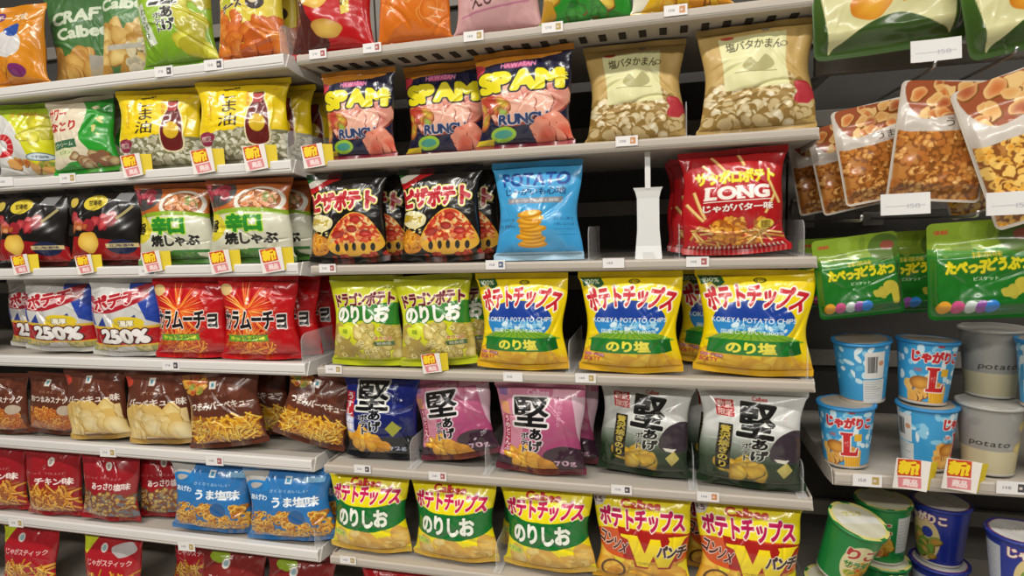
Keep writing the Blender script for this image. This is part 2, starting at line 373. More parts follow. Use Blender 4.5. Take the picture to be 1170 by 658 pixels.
def wpunch():
    a = Art(.176, .186, 'ebd81e', .85, 5)
    a.pile(0, 0, 1, .4, 34, .11, GOLD, edge='b8801f')
    a.poly([(.0, .58), (.3, .66), (.7, .66), (1, .6), (1, .36), (.8, .3), (.2, .3), (.02, .4)], 'd2551c', True)
    a.poly([(.25, .68), (1, .62), (.9, .3), (.3, .3)], 'a81d16')
    a.poly([(0, 1), (.16, 1), (.1, .88), (0, .84)], 'c9c4b8'); a.text('1.5', .02, .9, .1, .96, '5d2a5a', .02)
    a.text('Calbee', .3, .885, .7, .97, 'c5361f', .05)
    for q, c in ((.022, 'a3210f'), (0, 'f4d91c')):
        a.poly([(.28-q, .6+q), (.46, .6+q), (.47, .57), (.54, .4), (.6, .58), (.7, .58), (.74, .4), (.8, .56), (.78, .6+q), (.99+q, .6+q), (.95, .57), (.8+q, .22-q), (.69, .22-q), (.64, .38), (.58, .22-q), (.46-q, .22-q), (.35, .55), (.28-q, .57)], c)
    a.text('コンソメ', .02, .4, .34, .55, '5a1a1c', .05, [(.05, 'f3ebdc')], rot=-.35)
    a.text('パンチ', .68, .36, .98, .5, '3a1c16', .06, [(.055, 'f3ebdc')], rot=-.06)
    a.text('ポテトチップス', .06, .66, .94, .875, 'b3124f', .055, [(.055, 'f6efda')], lag=.02)
    a.ell(.2, .12, .14, '5b3a10', ir=.8); a.text('ビーフパウダー', .4, .24, .66, .28, 'f2d21c', .02, [(.05, '5a3a10')])
    return packet(a, .03, seed=31, ears=.05)
def dragon():
    a = Art(.155, .178, 'd9d42a', .85, 6)
    a.grad(.8, 1, 'cdd11f', '9fa014'); a.pile(0, .03, 1, .46, 46, .09, ['e6d992', 'dccb7c', 'b59c4a'], edge='8f7d38')
    a.pile(.05, .05, .95, .44, 26, .04, ['e9dd98', 'dccb7c', 'bda358'], 'ring', edge='8a7a34')
    a.poly([(.2, .68), (.5, .7), (1.02, .72), (1.02, .46), (.6, .52), (.25, .5)], '2f7d2a', True)
    a.text('ドラゴンポテト', .08, .7, .95, .86, '6a1d22', .06, [(.05, 'f0d9c9')], rot=.05, lag=.04)
    a.text('のりしお', .1, .5, .9, .69, 'f2f2e4', .06, [(.05, '2a6a22')], rot=.03)
    a.ell(.24, .38, .12, 'd8e03c', .09, wob=.15); a.text('味', .2, .35, .28, .41, '6f8a1e', .03)
    a.text('サクッと', .68, .27, .9, .32, 'b8402a', .03, [(.05, 'f3e9c8')]); a.rect(.66, .2, .92, .26, '4d6a3a'); a.text('軽食感', .7, .21, .88, .25, 'efe9cc', .01)
    a.band(0, .035, 'b9c21c')
    return packet(a, .027, seed=41, ears=.05)
def pizza():
    a = Art(.172, .19, '15120f', .85, 7)
    a.poly([(0, 1), (0, .82), (.12, .84), (.3, .93), (.42, 1)], 'c51a20', True); a.poly([(0, 1), (0, .9), (.1, .9), (.26, 1)], 'e8e4d8', True); a.poly([(0, 1), (0, .95), (.14, 1)], '1f6a2e')
    a.ell(.15, .17, .15, 'eda22a', .16, col2='c9781a', wob=.05); a.speck(.03, .08, .28, .26, 30, .02, ['c9781a', 'f3c257', 'b05a18'])
    a.poly([(.28, .2), (.4, .42), (.6, .55), (.78, .53), (.92, .36), (.98, .12), (.7, .03), (.35, .06)], 'e8b03c', True)
    a.poly([(.35, .25), (.42, .42), (.62, .54), (.78, .52), (.9, .36), (.93, .24), (.6, .19)], 'c8452a', True)
    a.within([(.32, .2), (.42, .44), (.62, .54), (.78, .52), (.92, .36), (.95, .2), (.6, .16)], True)
    a.speck(.3, .18, .96, .54, 120, .035, ['d9543a', 'e98a5a', 'b8321f', 'f0b46a', 'e8c987']); a.within()
    for cx, cy in ((.42, .3), (.62, .36), (.78, .3), (.68, .47)): a.ell(cx, cy, .07, 'c2392c', .05, col2='8f1f18')
    for k in range(5): a.ell(.4+k*.115, .135+.01*math.sin(k), .028, '1a1410', .055, -.15)
    a.pile(.3, .0, 1, .05, 14, .04, ['c8452a', 'd9543a', '9c2a1a'])
    a.text('ピザポテト', .02, .6, .92, .82, 'b81a26', .075, [(.09, 'f0dc3c'), (.045, 'f8efe0')], rot=.04, lag=.02)
    a.poly([(.0, .5), (.14, .55), (.34, .49), (.33, .38), (.2, .33), (.02, .4)], 'e8dfae', True); a.text('濃厚チーズ', .02, .41, .3, .49, 'c9a81c', .05, [(.03, '5a4a10')], rot=-.1)
    a.speck(.0, .28, .3, .36, 14, .02, ['e6d88a', 'd9c15a'])
    return packet(a, .028, seed=53, ears=.1)
def bluepotato():
    a = Art(.166, .19, '3f9fd6', .85, 8)
    a.grad(0, .2, '3a93cc', '3f9fd6')
    a.text('POTATO', .12, .78, .88, .92, '1d4f9c', .045); a.text('じゃがいも心地', .14, .67, .86, .75, '1e3f6a', .03)
    a.rect(.16, .575, .84, .64, '8a8f9c'); a.text('オホーツクの塩と岩塩', .2, .59, .8, .625, 'e8e0d4', .01)
    for k in range(9):
        y = .12+k*.042; a.ell(.46+.03*math.sin(k*2), y, .15+.02*math.cos(k*3), 'c4871c', .05, rot=.12*math.sin(k*1.7)); a.ell(.46+.03*math.sin(k*2), y+.012, .14, 'f0b53a', .036, rot=.12*math.sin(k*1.7), col2='e09a24')
    for x, t in ((.03, 'じゃがいも'), (.74, 'ほどよい厚さ')):
        a.text(t, x, .38, x+.22, .415, '1e4f80', .0); a.text(t[::-1], x, .32, x+.22, .35, '1e4f80', .0)
    a.text('ピュアポテト', .02, .3, .26, .335, '16304f', .01); a.line(.74, .28, .97, .28, .006, '2a6aa0'); a.line(.74, .22, .97, .22, .006, '2a6aa0')
    a.band(0, .03, 'a8c9de')
    return packet(a, .026, seed=61, ears=.0, crease=6)
def longpack():
    a = Art(.172, .196, 'b3161c', .85, 9)
    a.pile(.05, .06, .5, .24, 18, .05, ['eecb82', 'e6bb68', 'cc9440'], 'stick', '8f4a18')
    for p in ((.1, .62, .22, .32), (.04, .5, .2, .3), (.84, .7, .95, .45), (.9, .55, .8, .35), (.3, .98, .42, .8), (.55, .99, .6, .86), (.2, .9, .3, .78)): a.line(*p, .034, 'a8672a'); a.line(p[0]+.004, p[1]+.004, p[2]+.004, p[3]+.004, .026, 'ecc57c')
    a.pile(.28, .08, .78, .3, 40, .055, ['e9a83c', 'f3c860', 'd98a24'], 'pop', 'a85a18')
    a.pile(.6, .08, .98, .2, 10, .05, ['eecb82', 'e6bb68', 'cc9440'], 'stick', '8f4a18')
    a.text('サッポロポテト', .12, .69, .9, .82, 'f1dc22', .07, [(.03, 'a88a10')])
    a.text('LONG', .22, .525, .84, .65, 'f6eee4', .045, [(.02, 'd98a8a')]); [a.rect(x, y, x+w_, y+.018, 'f6eee4') for x, y, w_ in ((.2, .52, .1, ), (.2, .64, .1), (.52, .52, .08), (.5, .64, .08), (.62, .64, .08))]; a.line(.2, .5, .88, .5, .008, 'f2e6da')
    a.text('じゃがバター味', .2, .395, .88, .47, 'f6eee4', .04, [(.03, '7a1014')])
    a.ell(.81, .24, .085, 'e8d24a', .06); a.text('期間限定', .76, .2, .86, .28, '6a4a10', .02)
    for k in range(22): a.line(.06+k*.042, .0, .06+k*.042, .035, .016, 'f0ded0')
    return packet(a, .028, seed=71, ears=.1)
def blackpc():
    a = Art(.2, .186, '161210', 1., 10)
    a.band(-.02, .3, '9c1418', slope=-.14, bow=.03)
    a.ell(.45, .84, .16, 'd8c23c', .1, rot=.15); a.text('甘海老', .36, .8, .54, .88, '2a2010', .03)
    a.ell(.14, .86, .06, 'c9b04a', .07, rot=-.4); a.poly([(.72, .98), (.92, .99), (.86, .84), (.68, .86)], 'b9bcc0')
    a.pile(.06, .5, .7, .62, 16, .085, ['c94a4e', 'd9787a', '96242c'], edge='5f1018'); a.pile(.05, .45, .4, .55, 8, .05, ['e08a58', 'd8a070', 'b85a30'])
    a.line(.72, .6, .9, .78, .035, 'a89a6a')
    a.ell(.35, .28, .155, 'efcc62', .14, rot=-.4, col2='d8a238', wob=.05)
    a.ell(.78, .2, .17, '1b2344', .1); a.rect(.6, .19, .97, .25, 'd9c48c'); a.text('北海道味', .64, .2, .93, .24, '1b2344', .02)
    return packet(a, .028, seed=81)
def shabu():
    a = Art(.185, .19, 'cfceb4', 1., 11)
    a.rect(0, .62, 1, 1, 'b8622a'); a.ell(.1, .88, .3, '4a4846', .2); a.pile(.0, .82, .3, .97, 18, .055, ['b84a5a', 'cc7078', '8f2a3a'], edge='5f1a24')
    a.ell(.68, .75, .3, 'e2ddd0', .2); a.ell(.68, .76, .25, '9a5a2a', .16); a.pile(.5, .7, .86, .84, 34, .045, ['d98a4a', 'c87038', '6f8a3a', 'e2b08a'], edge='6f3a1a')
    a.band(.56, .62, '8aab2a', bow=.05); a.rect(0, .1, 1, .56, 'd6d5bf')
    a.ell(.07, .42, .17, 'd8c832', .19); a.text('旨', .0, .36, .13, .52, '2a2412', .05)
    a.text('辛口', .26, .36, .7, .58, '2f8a2a', .075, [(.06, 'b9dc3c')])
    a.text('焼しゃぶ', .24, .19, .86, .34, '23231c', .055, [(.04, 'e6e4d2')])
    a.rect(.5, .09, .96, .13, '3f7a3a'); a.poly([(.18, .0), (.4, .12), (.7, .08), (.9, .0)], '4a7a34', True); a.pile(.2, .0, .8, .06, 12, .06, ['5c8a3c', '3f6f2c'], edge='2a4a1c')
    return packet(a, .028, seed=91)
def mutant():
    a = Art(.2, .186, 'c9c7c4', 1., 12)
    a.pile(0, 0, 1, .18, 26, .07, ['e2cf92', 'd3bb74', '9fa05a'], edge='8a7a44')
    a.poly([(.55, 1), (1, 1), (1, .4), (.84, .48), (.75, .7)], '2341a0'); a.poly([(0, .66), (.1, .6), (.12, .4), (0, .42)], '2341a0')
    a.poly([(.12, .35), (.25, .52), (.3, .3)], '2c3f8a'); a.poly([(.5, .4), (.7, .55), (.75, .36)], '27397f')
    for k, (y, c) in enumerate(((.7, 'a81c2a'), (.77, 'd8b0b0'), (.83, '9a1c2c'))): a.poly([(.02, y), (.3, y-.08), (.7, y+.12), (.86, y+.16), (.8, y+.05), (.4, y-.12), (.05, y-.1)], c, True)
    a.text('ポテチ', .12, .66, .74, .86, 'b01f2c', .06, [(.06, 'ead9d4')], rot=.22)
    a.poly([(.38, .42), (.5, .52), (.74, .5), (.82, .42), (.7, .33), (.46, .33)], 'dcc22c', True); a.text('濃厚', .5, .38, .68, .47, 'f6f2e0', .03, [(.06, '6a5a10')])
    a.band(.12, .36, 'b3161c', bow=.0, slope=.0); a.band(.36, .4, 'd9b23a', bow=-.02); a.band(.1, .125, 'e0b23c', bow=-.01)
    a.text('250%', .2, .15, .85, .33, 'eeeae6', .07, [(.06, '3a1012')])
    return packet(a, .03, seed=101, ears=.1)
def karamucho():
    a = Art(.178, .182, 'b80f16', 1., 13)
    a.burst(.42, .62, 120, .02, .52, .011, ['e8702a', 'f0a23c', 'd9441c', 'f4c56a']); a.burst(.4, .2, 70, .02, .4, .01, ['e8702a', 'f0a23c', 'f4c56a'])
    a.pile(.15, .03, .7, .3, 46, .05, ['ee9a34', 'e2761f', 'c9541a'], 'stick', '8f2a10')
    a.ell(.1, .9, .09, 'd6b87a', .08)
    a.text('カラムーチョ', .03, .37, .92, .61, '1c1616', .045, [(.05, 'efe9e2')], lag=.02)
    a.rect(.12, .2, .68, .29, '5f9a2a'); a.text('ホットチリ味', .16, .215, .64, .275, 'e8e63c', .03)
    return packet(a, .026, seed=111, ears=.05)
def brownchip(kind=0):
    a = Art(.172, .176, '5e3020', 1., 14+kind)
    a.speck(0, .5, 1, 1, 10, .08, ['6a3826', '54291b'])
    if kind == 0:
        a.poly([(.05, .5), (.95, .5), (1, .04), (0, .04)], 'e2c78a'); a.pile(.08, .1, .92, .44, 20, .2, ['f0deaa', 'e8cf8c', 'd8b464'], edge='b08a44'); t = 'バーベキュー味'
        a.ell(.04, .9, .1, 'b8402f', .08)
    elif kind == 1:
        a.poly([(.05, .46), (.9, .42), (.96, .04), (.04, .04)], '8f4a1c'); a.pile(.08, .08, .9, .42, 120, .05, ['c9782e', 'b8622a', 'd99a4a'], 'ring', '6a2f10'); t = 'おつまみスナック'
        a.ell(.8, .42, .13, 'b9a994', .09)
    else:
        a.poly([(.08, .48), (.95, .36), (.98, .04), (.04, .04)], '9a5a14'); a.pile(.08, .08, .92, .4, 150, .05, ['eab32c', 'e09a20', 'f2cf5a'], 'stick', '8a4a10'); t = 'つまみバーベキュー'
        a.pile(.0, .8, .3, .98, 16, .06, ['a8441f', '6f8a34', 'c9943a'], edge='4a2010')
    a.rect(.38, .84, .48, .95, 'd3cdc4'); a.rect(.41, .87, .45, .92, '3f8aa0')
    a.text(t, .1, .55, .95, .66, 'e9ded2', .03); a.text('さくさく', .3, .72, .58, .76, 'c9a88a', .0)
    return packet(a, .027, seed=121+kind*7, ears=.1)
def redchip(kind=0):
    a = Art(.172, .18, '981a22', 1., 24+kind)
    t = 'チキン味' if kind == 0 else 'あっさり塩味'
    a.pile(.05, .06, .95, .42, 110, .07, ['d9942e', 'e2ad4a', 'a85a1c'] if kind == 0 else ['e2b650', 'd9a23a', '6a6a72'], 'stick' if kind == 0 else 'pop', '7a3a12')
    a.ell(.55, .86, .06, 'd3cdc4', .07); a.ell(.55, .86, .03, '9a8f8a', .04)
    a.text(t, .28, .5, .92, .61, 'efe2dc', .04); a.text('じっくり仕上げ', .15, .66, .8, .7, 'c9908c', .0)
    return packet(a, .027, seed=151+kind*5, ears=.08)
def bluesnack():
    a = Art(.2, .185, '2f74b4', 1., 30)
    a.poly([(0, 1), (.3, 1), (.24, .82), (.1, .76), (0, .84)], 'b3b0ac', True); a.ell(.18, .8, .16, '2a7fc4', .08, ir=.6)
    a.pile(.05, .05, .95, .42, 130, .05, ['dca23c', 'e6b654', 'b8742a'], 'ring', '7a4414'); a.ell(.66, .36, .1, '1f5a94', .1)
    a.rect(.52, .84, .6, .94, 'd5dde2'); a.rect(.54, .86, .58, .92, '4a90b4'); a.text('うま塩味', .38, .52, .92, .66, 'eef2f6', .04); a.text('あげわ', .06, .6, .3, .68, 'eef2f6', .03)
    a.text('さくさくおいしい', .34, .72, .8, .76, 'c9dcec', .0); a.rect(.72, .85, .95, .92, '86b8dc')
    return packet(a, .03, seed=161, ears=.08)
def kataage(var='blue'):
    a = Art({'blue': .168, 'pink': .174, 'green': .166}[var], .176, {'blue': '15206a', 'pink': 'b4577e', 'green': 'cfd0cc'}[var], .85, 33)
    if var == 'blue':
        a.grad(0, 1, '0c1240', '1b2a86'); a.grad(0, .3, '14161c', '141d5c') if False else None
        a.band(0, .26, '15161c'); a.pile(.08, .12, .55, .3, 16, .11, GOLD, edge='a8701a')
        a.rect(.02, .3, .16, .84, 'c42a34'); a.poly([(.02, .3), (.16, .3), (.16, .5), (.02, .55)], 'a8b6e0'); a.text('うすしお味', .035, .33, .145, .82, 'f4eef0', .04, vert=True)
        a.poly([(.6, .38), (.7, .48), (.82, .38), (.7, .27)], '9a9a3a'); a.text('72g', .62, .06, .84, .13, 'aab4cc', .03)
        a.text('堅', .2, .62, .62, .97, '0c0c10', .03, [(.055, 'e9e9e2')]); a.text('あげ', .38, .34, .54, .62, '0e0e14', .05, [(.06, 'dfe2e8')], vert=True); a.text('ポテト', .24, .3, .36, .56, '0e0e14', .04, [(.06, 'dfe2e8')], vert=True)
        a.text('焼き上げうまい', .68, .58, .74, .95, '9aa6cc', .0, vert=True)
    elif var == 'pink':
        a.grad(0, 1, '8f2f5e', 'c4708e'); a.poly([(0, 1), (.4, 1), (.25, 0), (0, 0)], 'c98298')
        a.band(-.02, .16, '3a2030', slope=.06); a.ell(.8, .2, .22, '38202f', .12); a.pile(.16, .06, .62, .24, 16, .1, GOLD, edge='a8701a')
        a.poly([(.03, .82), (.15, .82), (.17, .68), (.05, .68)], 'e0a070'); a.rect(.06, .2, .15, .66, 'a8304e'); a.text('うめとこんぶ', .065, .21, .145, .65, 'f0dde0', .03, vert=True)
        a.text('堅', .22, .56, .62, .88, '121012', .03, [(.055, 'e4dcdc')]); a.text('あげ', .42, .26, .58, .53, '121012', .05, [(.06, 'e8dcdf')], vert=True); a.text('ポテト', .3, .24, .4, .48, '121012', .04, [(.06, 'e8dcdf')], vert=True)
        a.text('Calbee', .38, .91, .62, .97, 'd9b0c0', .04); a.text('梅のかおり', .72, .56, .77, .88, 'e4b6c6', .0, vert=True); a.rect(.66, .9, .92, .99, 'd79fb2'); a.rect(.03, .89, .14, .98, '8a6a9a')
        a.text('70g', .7, .05, .92, .14, 'd9b0c9', .03); a.poly([(.86, .9), (.93, .6), (1, .34), (1, .9)], 'c9a9b6') 
    else:
        a.grad(.25, .6, '20331c', 'cfd0cc'); a.poly([(1, .62), (.8, .6), (.68, .44), (.72, .3), (1, .3)], '3a3038', True); a.grad(-.2, -.1, '000000', '000000') if False else None
        a.rect(0, 0, 1, .16, '1d2f1a'); a.pile(.25, .14, .68, .24, 12, .11, ['e0c050', 'cfa836', 'a8801f'], edge='5a5a1a'); a.poly([(.76, .2), (.85, .3), (.92, .2), (.83, .1)], 'b9ab5c'); a.poly([(.72, .33), (.88, .32), (.84, .28), (.76, .29)], 'd5d2c4')
        a.rect(.16, .16, .3, .68, '25221a'); a.text('贅沢焼きのり', .18, .18, .28, .66, 'c2ac48', .04, vert=True)
        a.rect(.14, .76, .32, .93, 'b52a2a'); a.text('数量', .16, .85, .3, .92, 'e6cfc8', .02); a.text('限定', .16, .77, .3, .84, 'e6cfc8', .02)
        a.text('堅', .36, .56, .72, .9, '131311', .04, [(.03, 'd9d9d2')], rot=-.1); a.text('あげ', .5, .3, .66, .54, '131311', .05, [(.05, 'dfdfd6')], vert=True); a.text('ポテト', .4, .3, .49, .5, '131311', .03, [(.05, 'dfdfd6')], vert=True)
        a.text('パリッと香ばしい', .8, .66, .85, .9, 'b8a0a0', .0, vert=True); a.text('Calbee', .5, .93, .64, .97, 'b0302c', .03)
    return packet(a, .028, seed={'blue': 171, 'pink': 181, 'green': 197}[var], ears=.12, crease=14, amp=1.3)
def spam():
    a = Art(.172, .19, '1a1c3a', 1., 41)
    a.poly([(0, 1), (.6, 1), (.9, .98), (.7, .93), (.2, .9), (0, .86)], 'd58a2a', True); a.poly([(0, .92), (.12, .88), (.06, .76), (0, .78)], 'c63a4a', True)
    a.rect(.34, .83, .62, .9, 'b84a7a'); a.text('HAWAIIAN', .3, .84, .66, .9, 'd98ab0', .04)
    a.pile(.1, .3, .9, .52, 12, .2, ['d98a7a', 'c9705f', 'e8b09a'], edge='8f3a30'); a.pile(.0, .26, .3, .5, 10, .09, ['8aa83c', 'd0b03c', 'b8422f'])
    a.text('SPAM', .06, .58, .92, .78, 'ecdd22', .09, [(.06, '14142c')]); a.text('味', .86, .66, .97, .76, 'ecdd22', .05)
    a.text('RUNCH', .25, .2, .8, .3, '30406a', .05, [(.04, 'c9ccd8')]); a.ell(.3, .1, .14, '9ac43a', .09); a.ell(.3, .1, .1, '4a9a8a', .05)
    a.pile(.5, .05, .95, .2, 9, .12, ['d9604a', 'e8937a'], edge='8f2a20'); a.rect(0, 0, .2, .06, 'd8bd2a')
    return packet(a, .028, seed=201)
def saltbutter():
    a = Art(.185, .2, 'c2a260', 1., 42)
    a.pile(.05, .04, .95, .42, 70, .08, POP, 'pop', '9a7a3c'); a.poly([(.18, .92), (.76, .94), (.8, .38), (.2, .36)], 'd9d6a0')
    a.text('塩バタかまん', .24, .76, .74, .86, '4a4426', .02, arc=.12); a.ell(.75, .8, .035, '4a4426', .03, ir=.75)
    a.poly([(.38, .6), (.46, .68), (.52, .62), (.6, .7), (.68, .6), (.6, .54), (.45, .53)], 'a8a26a', True); a.line(.3, .53, .7, .53, .008, '8a844a')
    a.ell(.92, .3, .1, 'b3303a', .12, wob=.2); a.text('W', .55, .955, .62, .985, '3a5a8a', .02); a.ell(.26, .92, .06, 'b84a3a', .02)
    return packet(a, .03, seed=211, mat='matte_film')
def shrimp():
    a = Art(.165, .19, 'd3cf26', 1., 43)
    a.grad(.75, 1, 'cfcf1c', '9fc42a'); a.poly([(0, .86), (.3, .8), (.55, .5), (.6, 0), (0, 0)], 'd9d8d4', True)
    a.ell(.22, .42, .22, 'c4262c', .2, ir=.5); a.ell(.1, .36, .13, 'd9d8d4', .12)
    for k in range(6): t = -.9+k*.5; a.line(.22+.11*math.cos(t), .42+.1*math.sin(t), .22+.23*math.cos(t), .42+.19*math.sin(t), .012, 'e8a09a')
    a.pile(.6, .5, 1, .85, 9, .12, ['d9d02a', 'e6df5a', 'b5ad1c'], edge='9a961a'); a.pile(.35, .0, 1, .2, 16, .08, ['b8622a', '6f8a2a', 'd9a25a'])
    a.ell(.8, .24, .2, '4a6a8a', .07); a.ell(.8, .24, .18, 'c9d4d8', .055); a.text('うす塩味', .7, .22, .92, .26, '3a4a5a', .01); a.text('えびせん', .3, .84, .8, .92, 'c98a2a', .03)
    return packet(a, .03, seed=221)
def greencream():
    a = Art(.165, .19, '2a9a2c', 1., 44)
    a.poly([(0, 1), (.55, 1), (.7, .72), (.6, .45), (.7, .2), (.4, .1), (0, .1)], 'e2d6bc', True)
    a.text('サワー', .05, .74, .36, .92, 'b83a3a', .04, [(.04, 'f0e2c8')]); a.text('なとり', .05, .56, .55, .7, 'b8322f', .05)
    a.rect(.08, .3, .55, .42, '3a6a4a'); a.text('クリーム', .14, .33, .5, .39, 'dfe6d0', .02); a.ell(.3, .24, .2, 'd9dcae', .08); a.text('オニオン', .2, .22, .42, .27, '6a8a3a', .02)
    a.pile(.4, .0, .95, .2, 14, .09, ['d6c9a0', 'cbb884', '8a5a3a'], edge='6a3a2a'); a.speck(.7, .4, .95, .7, 6, .05, ['d6cf7a']); a.ell(.8, .86, .05, 'e2d6a0', .03)
    return packet(a, .03, seed=231)
def sesame():
    a = Art(.2, .19, 'efcf14', 1., 45)
    a.rect(0, 0, 1, .36, '8a8a72'); a.poly([(0, .3), (.3, .36), (.7, .34), (1, .38), (1, .42), (0, .42)], 'efcf14', True); a.pile(.03, .02, .97, .34, 90, .055, ['ecebdc', 'dedcc8', 'bdb99c'], 'pop', '7f7c58')
    a.text('ごま油', .28, .42, .5, .96, '3a2f10', .015, vert=True); a.text('香りひきたつ', .14, .5, .2, .86, 'c8862a', .01, vert=True); a.text('風味豊か', .58, .62, .63, .88, 'c8862a', .01, vert=True)
    for q, c in ((.014, 'f0e2b8'), (0, '6a1f1c')):
        a.poly([(.66-q, .86), (.78+q, .86), (.79+q, .76), (.83+q, .6), (.83+q, .22-q), (.62-q, .22-q), (.61-q, .6), (.67-q, .76)], c, True)
    a.rect(.665, .72, .775, .84, 'b03a3c'); a.ell(.725, .45, .085, 'd9b42a', .11); a.rect(.66, .86, .78, .9, 'd8c23c')
    a.ell(.14, .28, .09, '8f2f4a', .09, wob=.1); a.text('限定', .08, .24, .2, .31, 'e2c9c0', .02); a.text('ふ', .86, .88, .91, .94, 'c8862a', .01)
    return packet(a, .032, seed=241)
def craft():
    a = Art(.2, .22, '3f6a34', 1., 46)
    a.grad(.3, 1, '44743a', '3a6430'); a.pile(.05, .02, .6, .3, 16, .15, ['e2c27a', 'd3ab5c', 'b8843a'], edge='8a5a2a'); a.poly([(.55, .02), (.95, .02), (.9, .22), (.6, .26)], 'a8a294')
    a.text('CRAFT', .14, .64, .92, .78, 'cdd6bd', .055); a.text('Calbee', .2, .46, .88, .58, 'cdd6bd', .05); a.pile(.62, .02, .95, .2, 6, .1, ['c9c0ae', 'b5a88c'])
    return packet(a, .03, seed=251, mat='matte_film')
def calbeegreen():
    a = Art(.17, .22, '4a7a40', 1., 47)
    a.pile(.0, .02, 1, .46, 26, .17, ['e0c680', 'd3b066', 'b3863c'], edge='8f6a3a'); a.pile(.45, .02, .98, .3, 18, .09, ['c2bca8', 'a8a08a', 'd5c9a2'], edge='6a6250')
    a.text('Calbee', .08, .66, .9, .78, 'cdd6bd', .05); a.text('じっくりおいしい', .3, .56, .8, .6, 'b0c2a0', .0); a.rect(.15, .24, .7, .29, 'b3aea0')
    return packet(a, .03, seed=261, mat='matte_film')
def limekata():
    a = Art(.172, .22, '8fb82a', 1., 48)
    a.grad(.0, .5, '6f9a22', '96bd30'); a.pile(.58, .02, .98, .72, 9, .17, ['d9d84a', 'c9c43a', 'b0a82a'], edge='8a9420')
    a.text('堅', .26, .56, .62, .8, '1c1c14', .03, [(.05, 'e2e6d8')]); a.text('あげ', .4, .3, .56, .53, '1c1c14', .05, [(.06, 'e2e6d8')], vert=True); a.text('ポテト', .3, .28, .4, .48, '1c1c14', .03, [(.06, 'e2e6d8')], vert=True)
    a.poly([(.06, .58), (.16, .6), (.28, .18), (.17, .16)], 'd0d6c4'); a.text('わさび味', .12, .22, .2, .54, '4a6a3a', .02, vert=True); a.ell(.1, .72, .08, '3a8fc9', .06)
    a.ell(.3, .9, .2, 'c9d43a', .08)
    return packet(a, .03, seed=271)
def cheeseyellow():
    a = Art(.152, .22, 'dcc63a', 1., 49)
    a.poly([(0, 1), (.5, 1), (.4, .6), (0, .55)], 'c43a6a'); a.text('グランプリ', .02, .62, .36, .74, 'efe2c4', .04, rot=.3); a.poly([(.08, .52), (.4, .6), (.42, .5), (.1, .44)], 'c2c43a')
    a.text('チーズ', .12, .42, .5, .5, '3a2f2a', .05, [(.05, 'e9dfc0')], rot=.2); a.pile(.04, .02, .98, .34, 26, .14, ['e28a34', 'd9742a', 'c05a1c'], edge='8a3a14'); a.ell(.68, .48, .13, '3a2a24', .1); a.ell(.66, .52, .08, 'd9c9a8', .07); a.rect(.55, .7, .9, .85, 'e2d8a0')
    return packet(a, .028, seed=281)
def orangepack():
    a = Art(.15, .18, 'd98a1c', 1., 50)
    a.ell(.48, .5, .26, 'd9d6d4', .22); a.poly([(.4, .7), (.62, .78), (.68, .62), (.5, .6)], '2a4fa0', True); a.ell(.6, .14, .15, '7a2a6a', .1); a.poly([(0, .92), (.3, .96), (.34, .84), (0, .8)], '6a3a7a', True); a.pile(0, 0, .4, .16, 8, .1, ['eda22a', 'd9841c']); a.text('チーズ味', .2, .82, .8, .92, 'f0dcc0', .04)
    return packet(a, .03, seed=291)
def redbrown():
    a = Art(.178, .22, 'b81418', 1., 51)
    a.poly([(0, 1), (.36, 1), (.2, .4), (.5, .1), (.42, 0), (0, 0)], '52241e', True); a.poly([(.62, 1), (.76, 1), (.8, .3), (.7, .28)], 'd8c23c'); a.text('うまい', .68, .36, .76, .9, '5a3a10', .02, vert=True)
    a.ell(.36, .5, .2, 'e8bf4c', .18, rot=.3, col2='c9922a', wob=.05); a.ell(.5, .17, .2, 'd9b256', .1, rot=-.2, col2='b8863a', wob=.05)
    return packet(a, .03, seed=301)
def orangecarrot():
    a = Art(.148, .22, 'd9721c', 1., 52)
    r = np.random.default_rng(4)
    for k in range(11):
        cx, cy = r.uniform(.1, .9), r.uniform(.05, .75); a.ell(cx, cy, .16, 'e2954a', .1, r.uniform(0, 3), ir=.9); a.ell(cx, cy, .14, 'e0812a', .09, r.uniform(0, 3), col2='cf6414')
        a.line(cx, cy, cx+r.uniform(-.2, .2), cy+r.uniform(-.15, .15), .012, 'ecc9a0')
    a.text('野菜', .2, .8, .8, .95, 'efd9b8', .05)
    return packet(a, .03, seed=311)
def pinkshrimp():
    a = Art(.168, .22, 'cba0a0', 1., 53)
    a.grad(0, 1, 'c99a9a', 'd2aeae'); a.text('えびせん', .2, .2, .8, .34, '4a2a2c', .02, rot=.18); a.text('桜えび', .3, .36, .7, .5, '5a2a2e', .02, rot=.12); a.ell(.42, .62, .14, 'b84a5a', .05); a.line(.08, .12, .9, .2, .02, 'b8708a'); a.pile(.55, .7, .95, .95, 9, .1, ['e2c4b4', 'd9aea0'])
    return packet(a, .03, seed=321, mat='matte_film')
def greenchips():
    a = Art(.16, .22, '2c8a2a', 1., 54)
    a.pile(0, .05, .3, .6, 6, .17, ['e2c454', 'd6b03c', 'b88a24'], edge='8a6a1a'); a.pile(.6, .05, .8, .3, 2, .14, ['e2c454', 'd6b03c', 'b88a24']); a.pile(.35, .0, .7, .1, 8, .07, ['3f9a34', '1f6a20'])
    a.text('ポテト', .3, .6, .8, .75, 'e8e6c0', .05)
    return packet(a, .03, seed=331)
def yellowpotato():
    a = Art(.165, .22, 'dfb01c', 1., 55)
    a.poly([(0, .0), (.1, .0), (.3, .3), (0, .4)], 'e2dcc8', True); a.pile(.3, .0, .95, .3, 16, .1, ['eab52c', 'f0cf5a', 'd9901c']); a.text('ポテト', .3, .5, .8, .65, 'b8321f', .05)
    return packet(a, .03, seed=341)
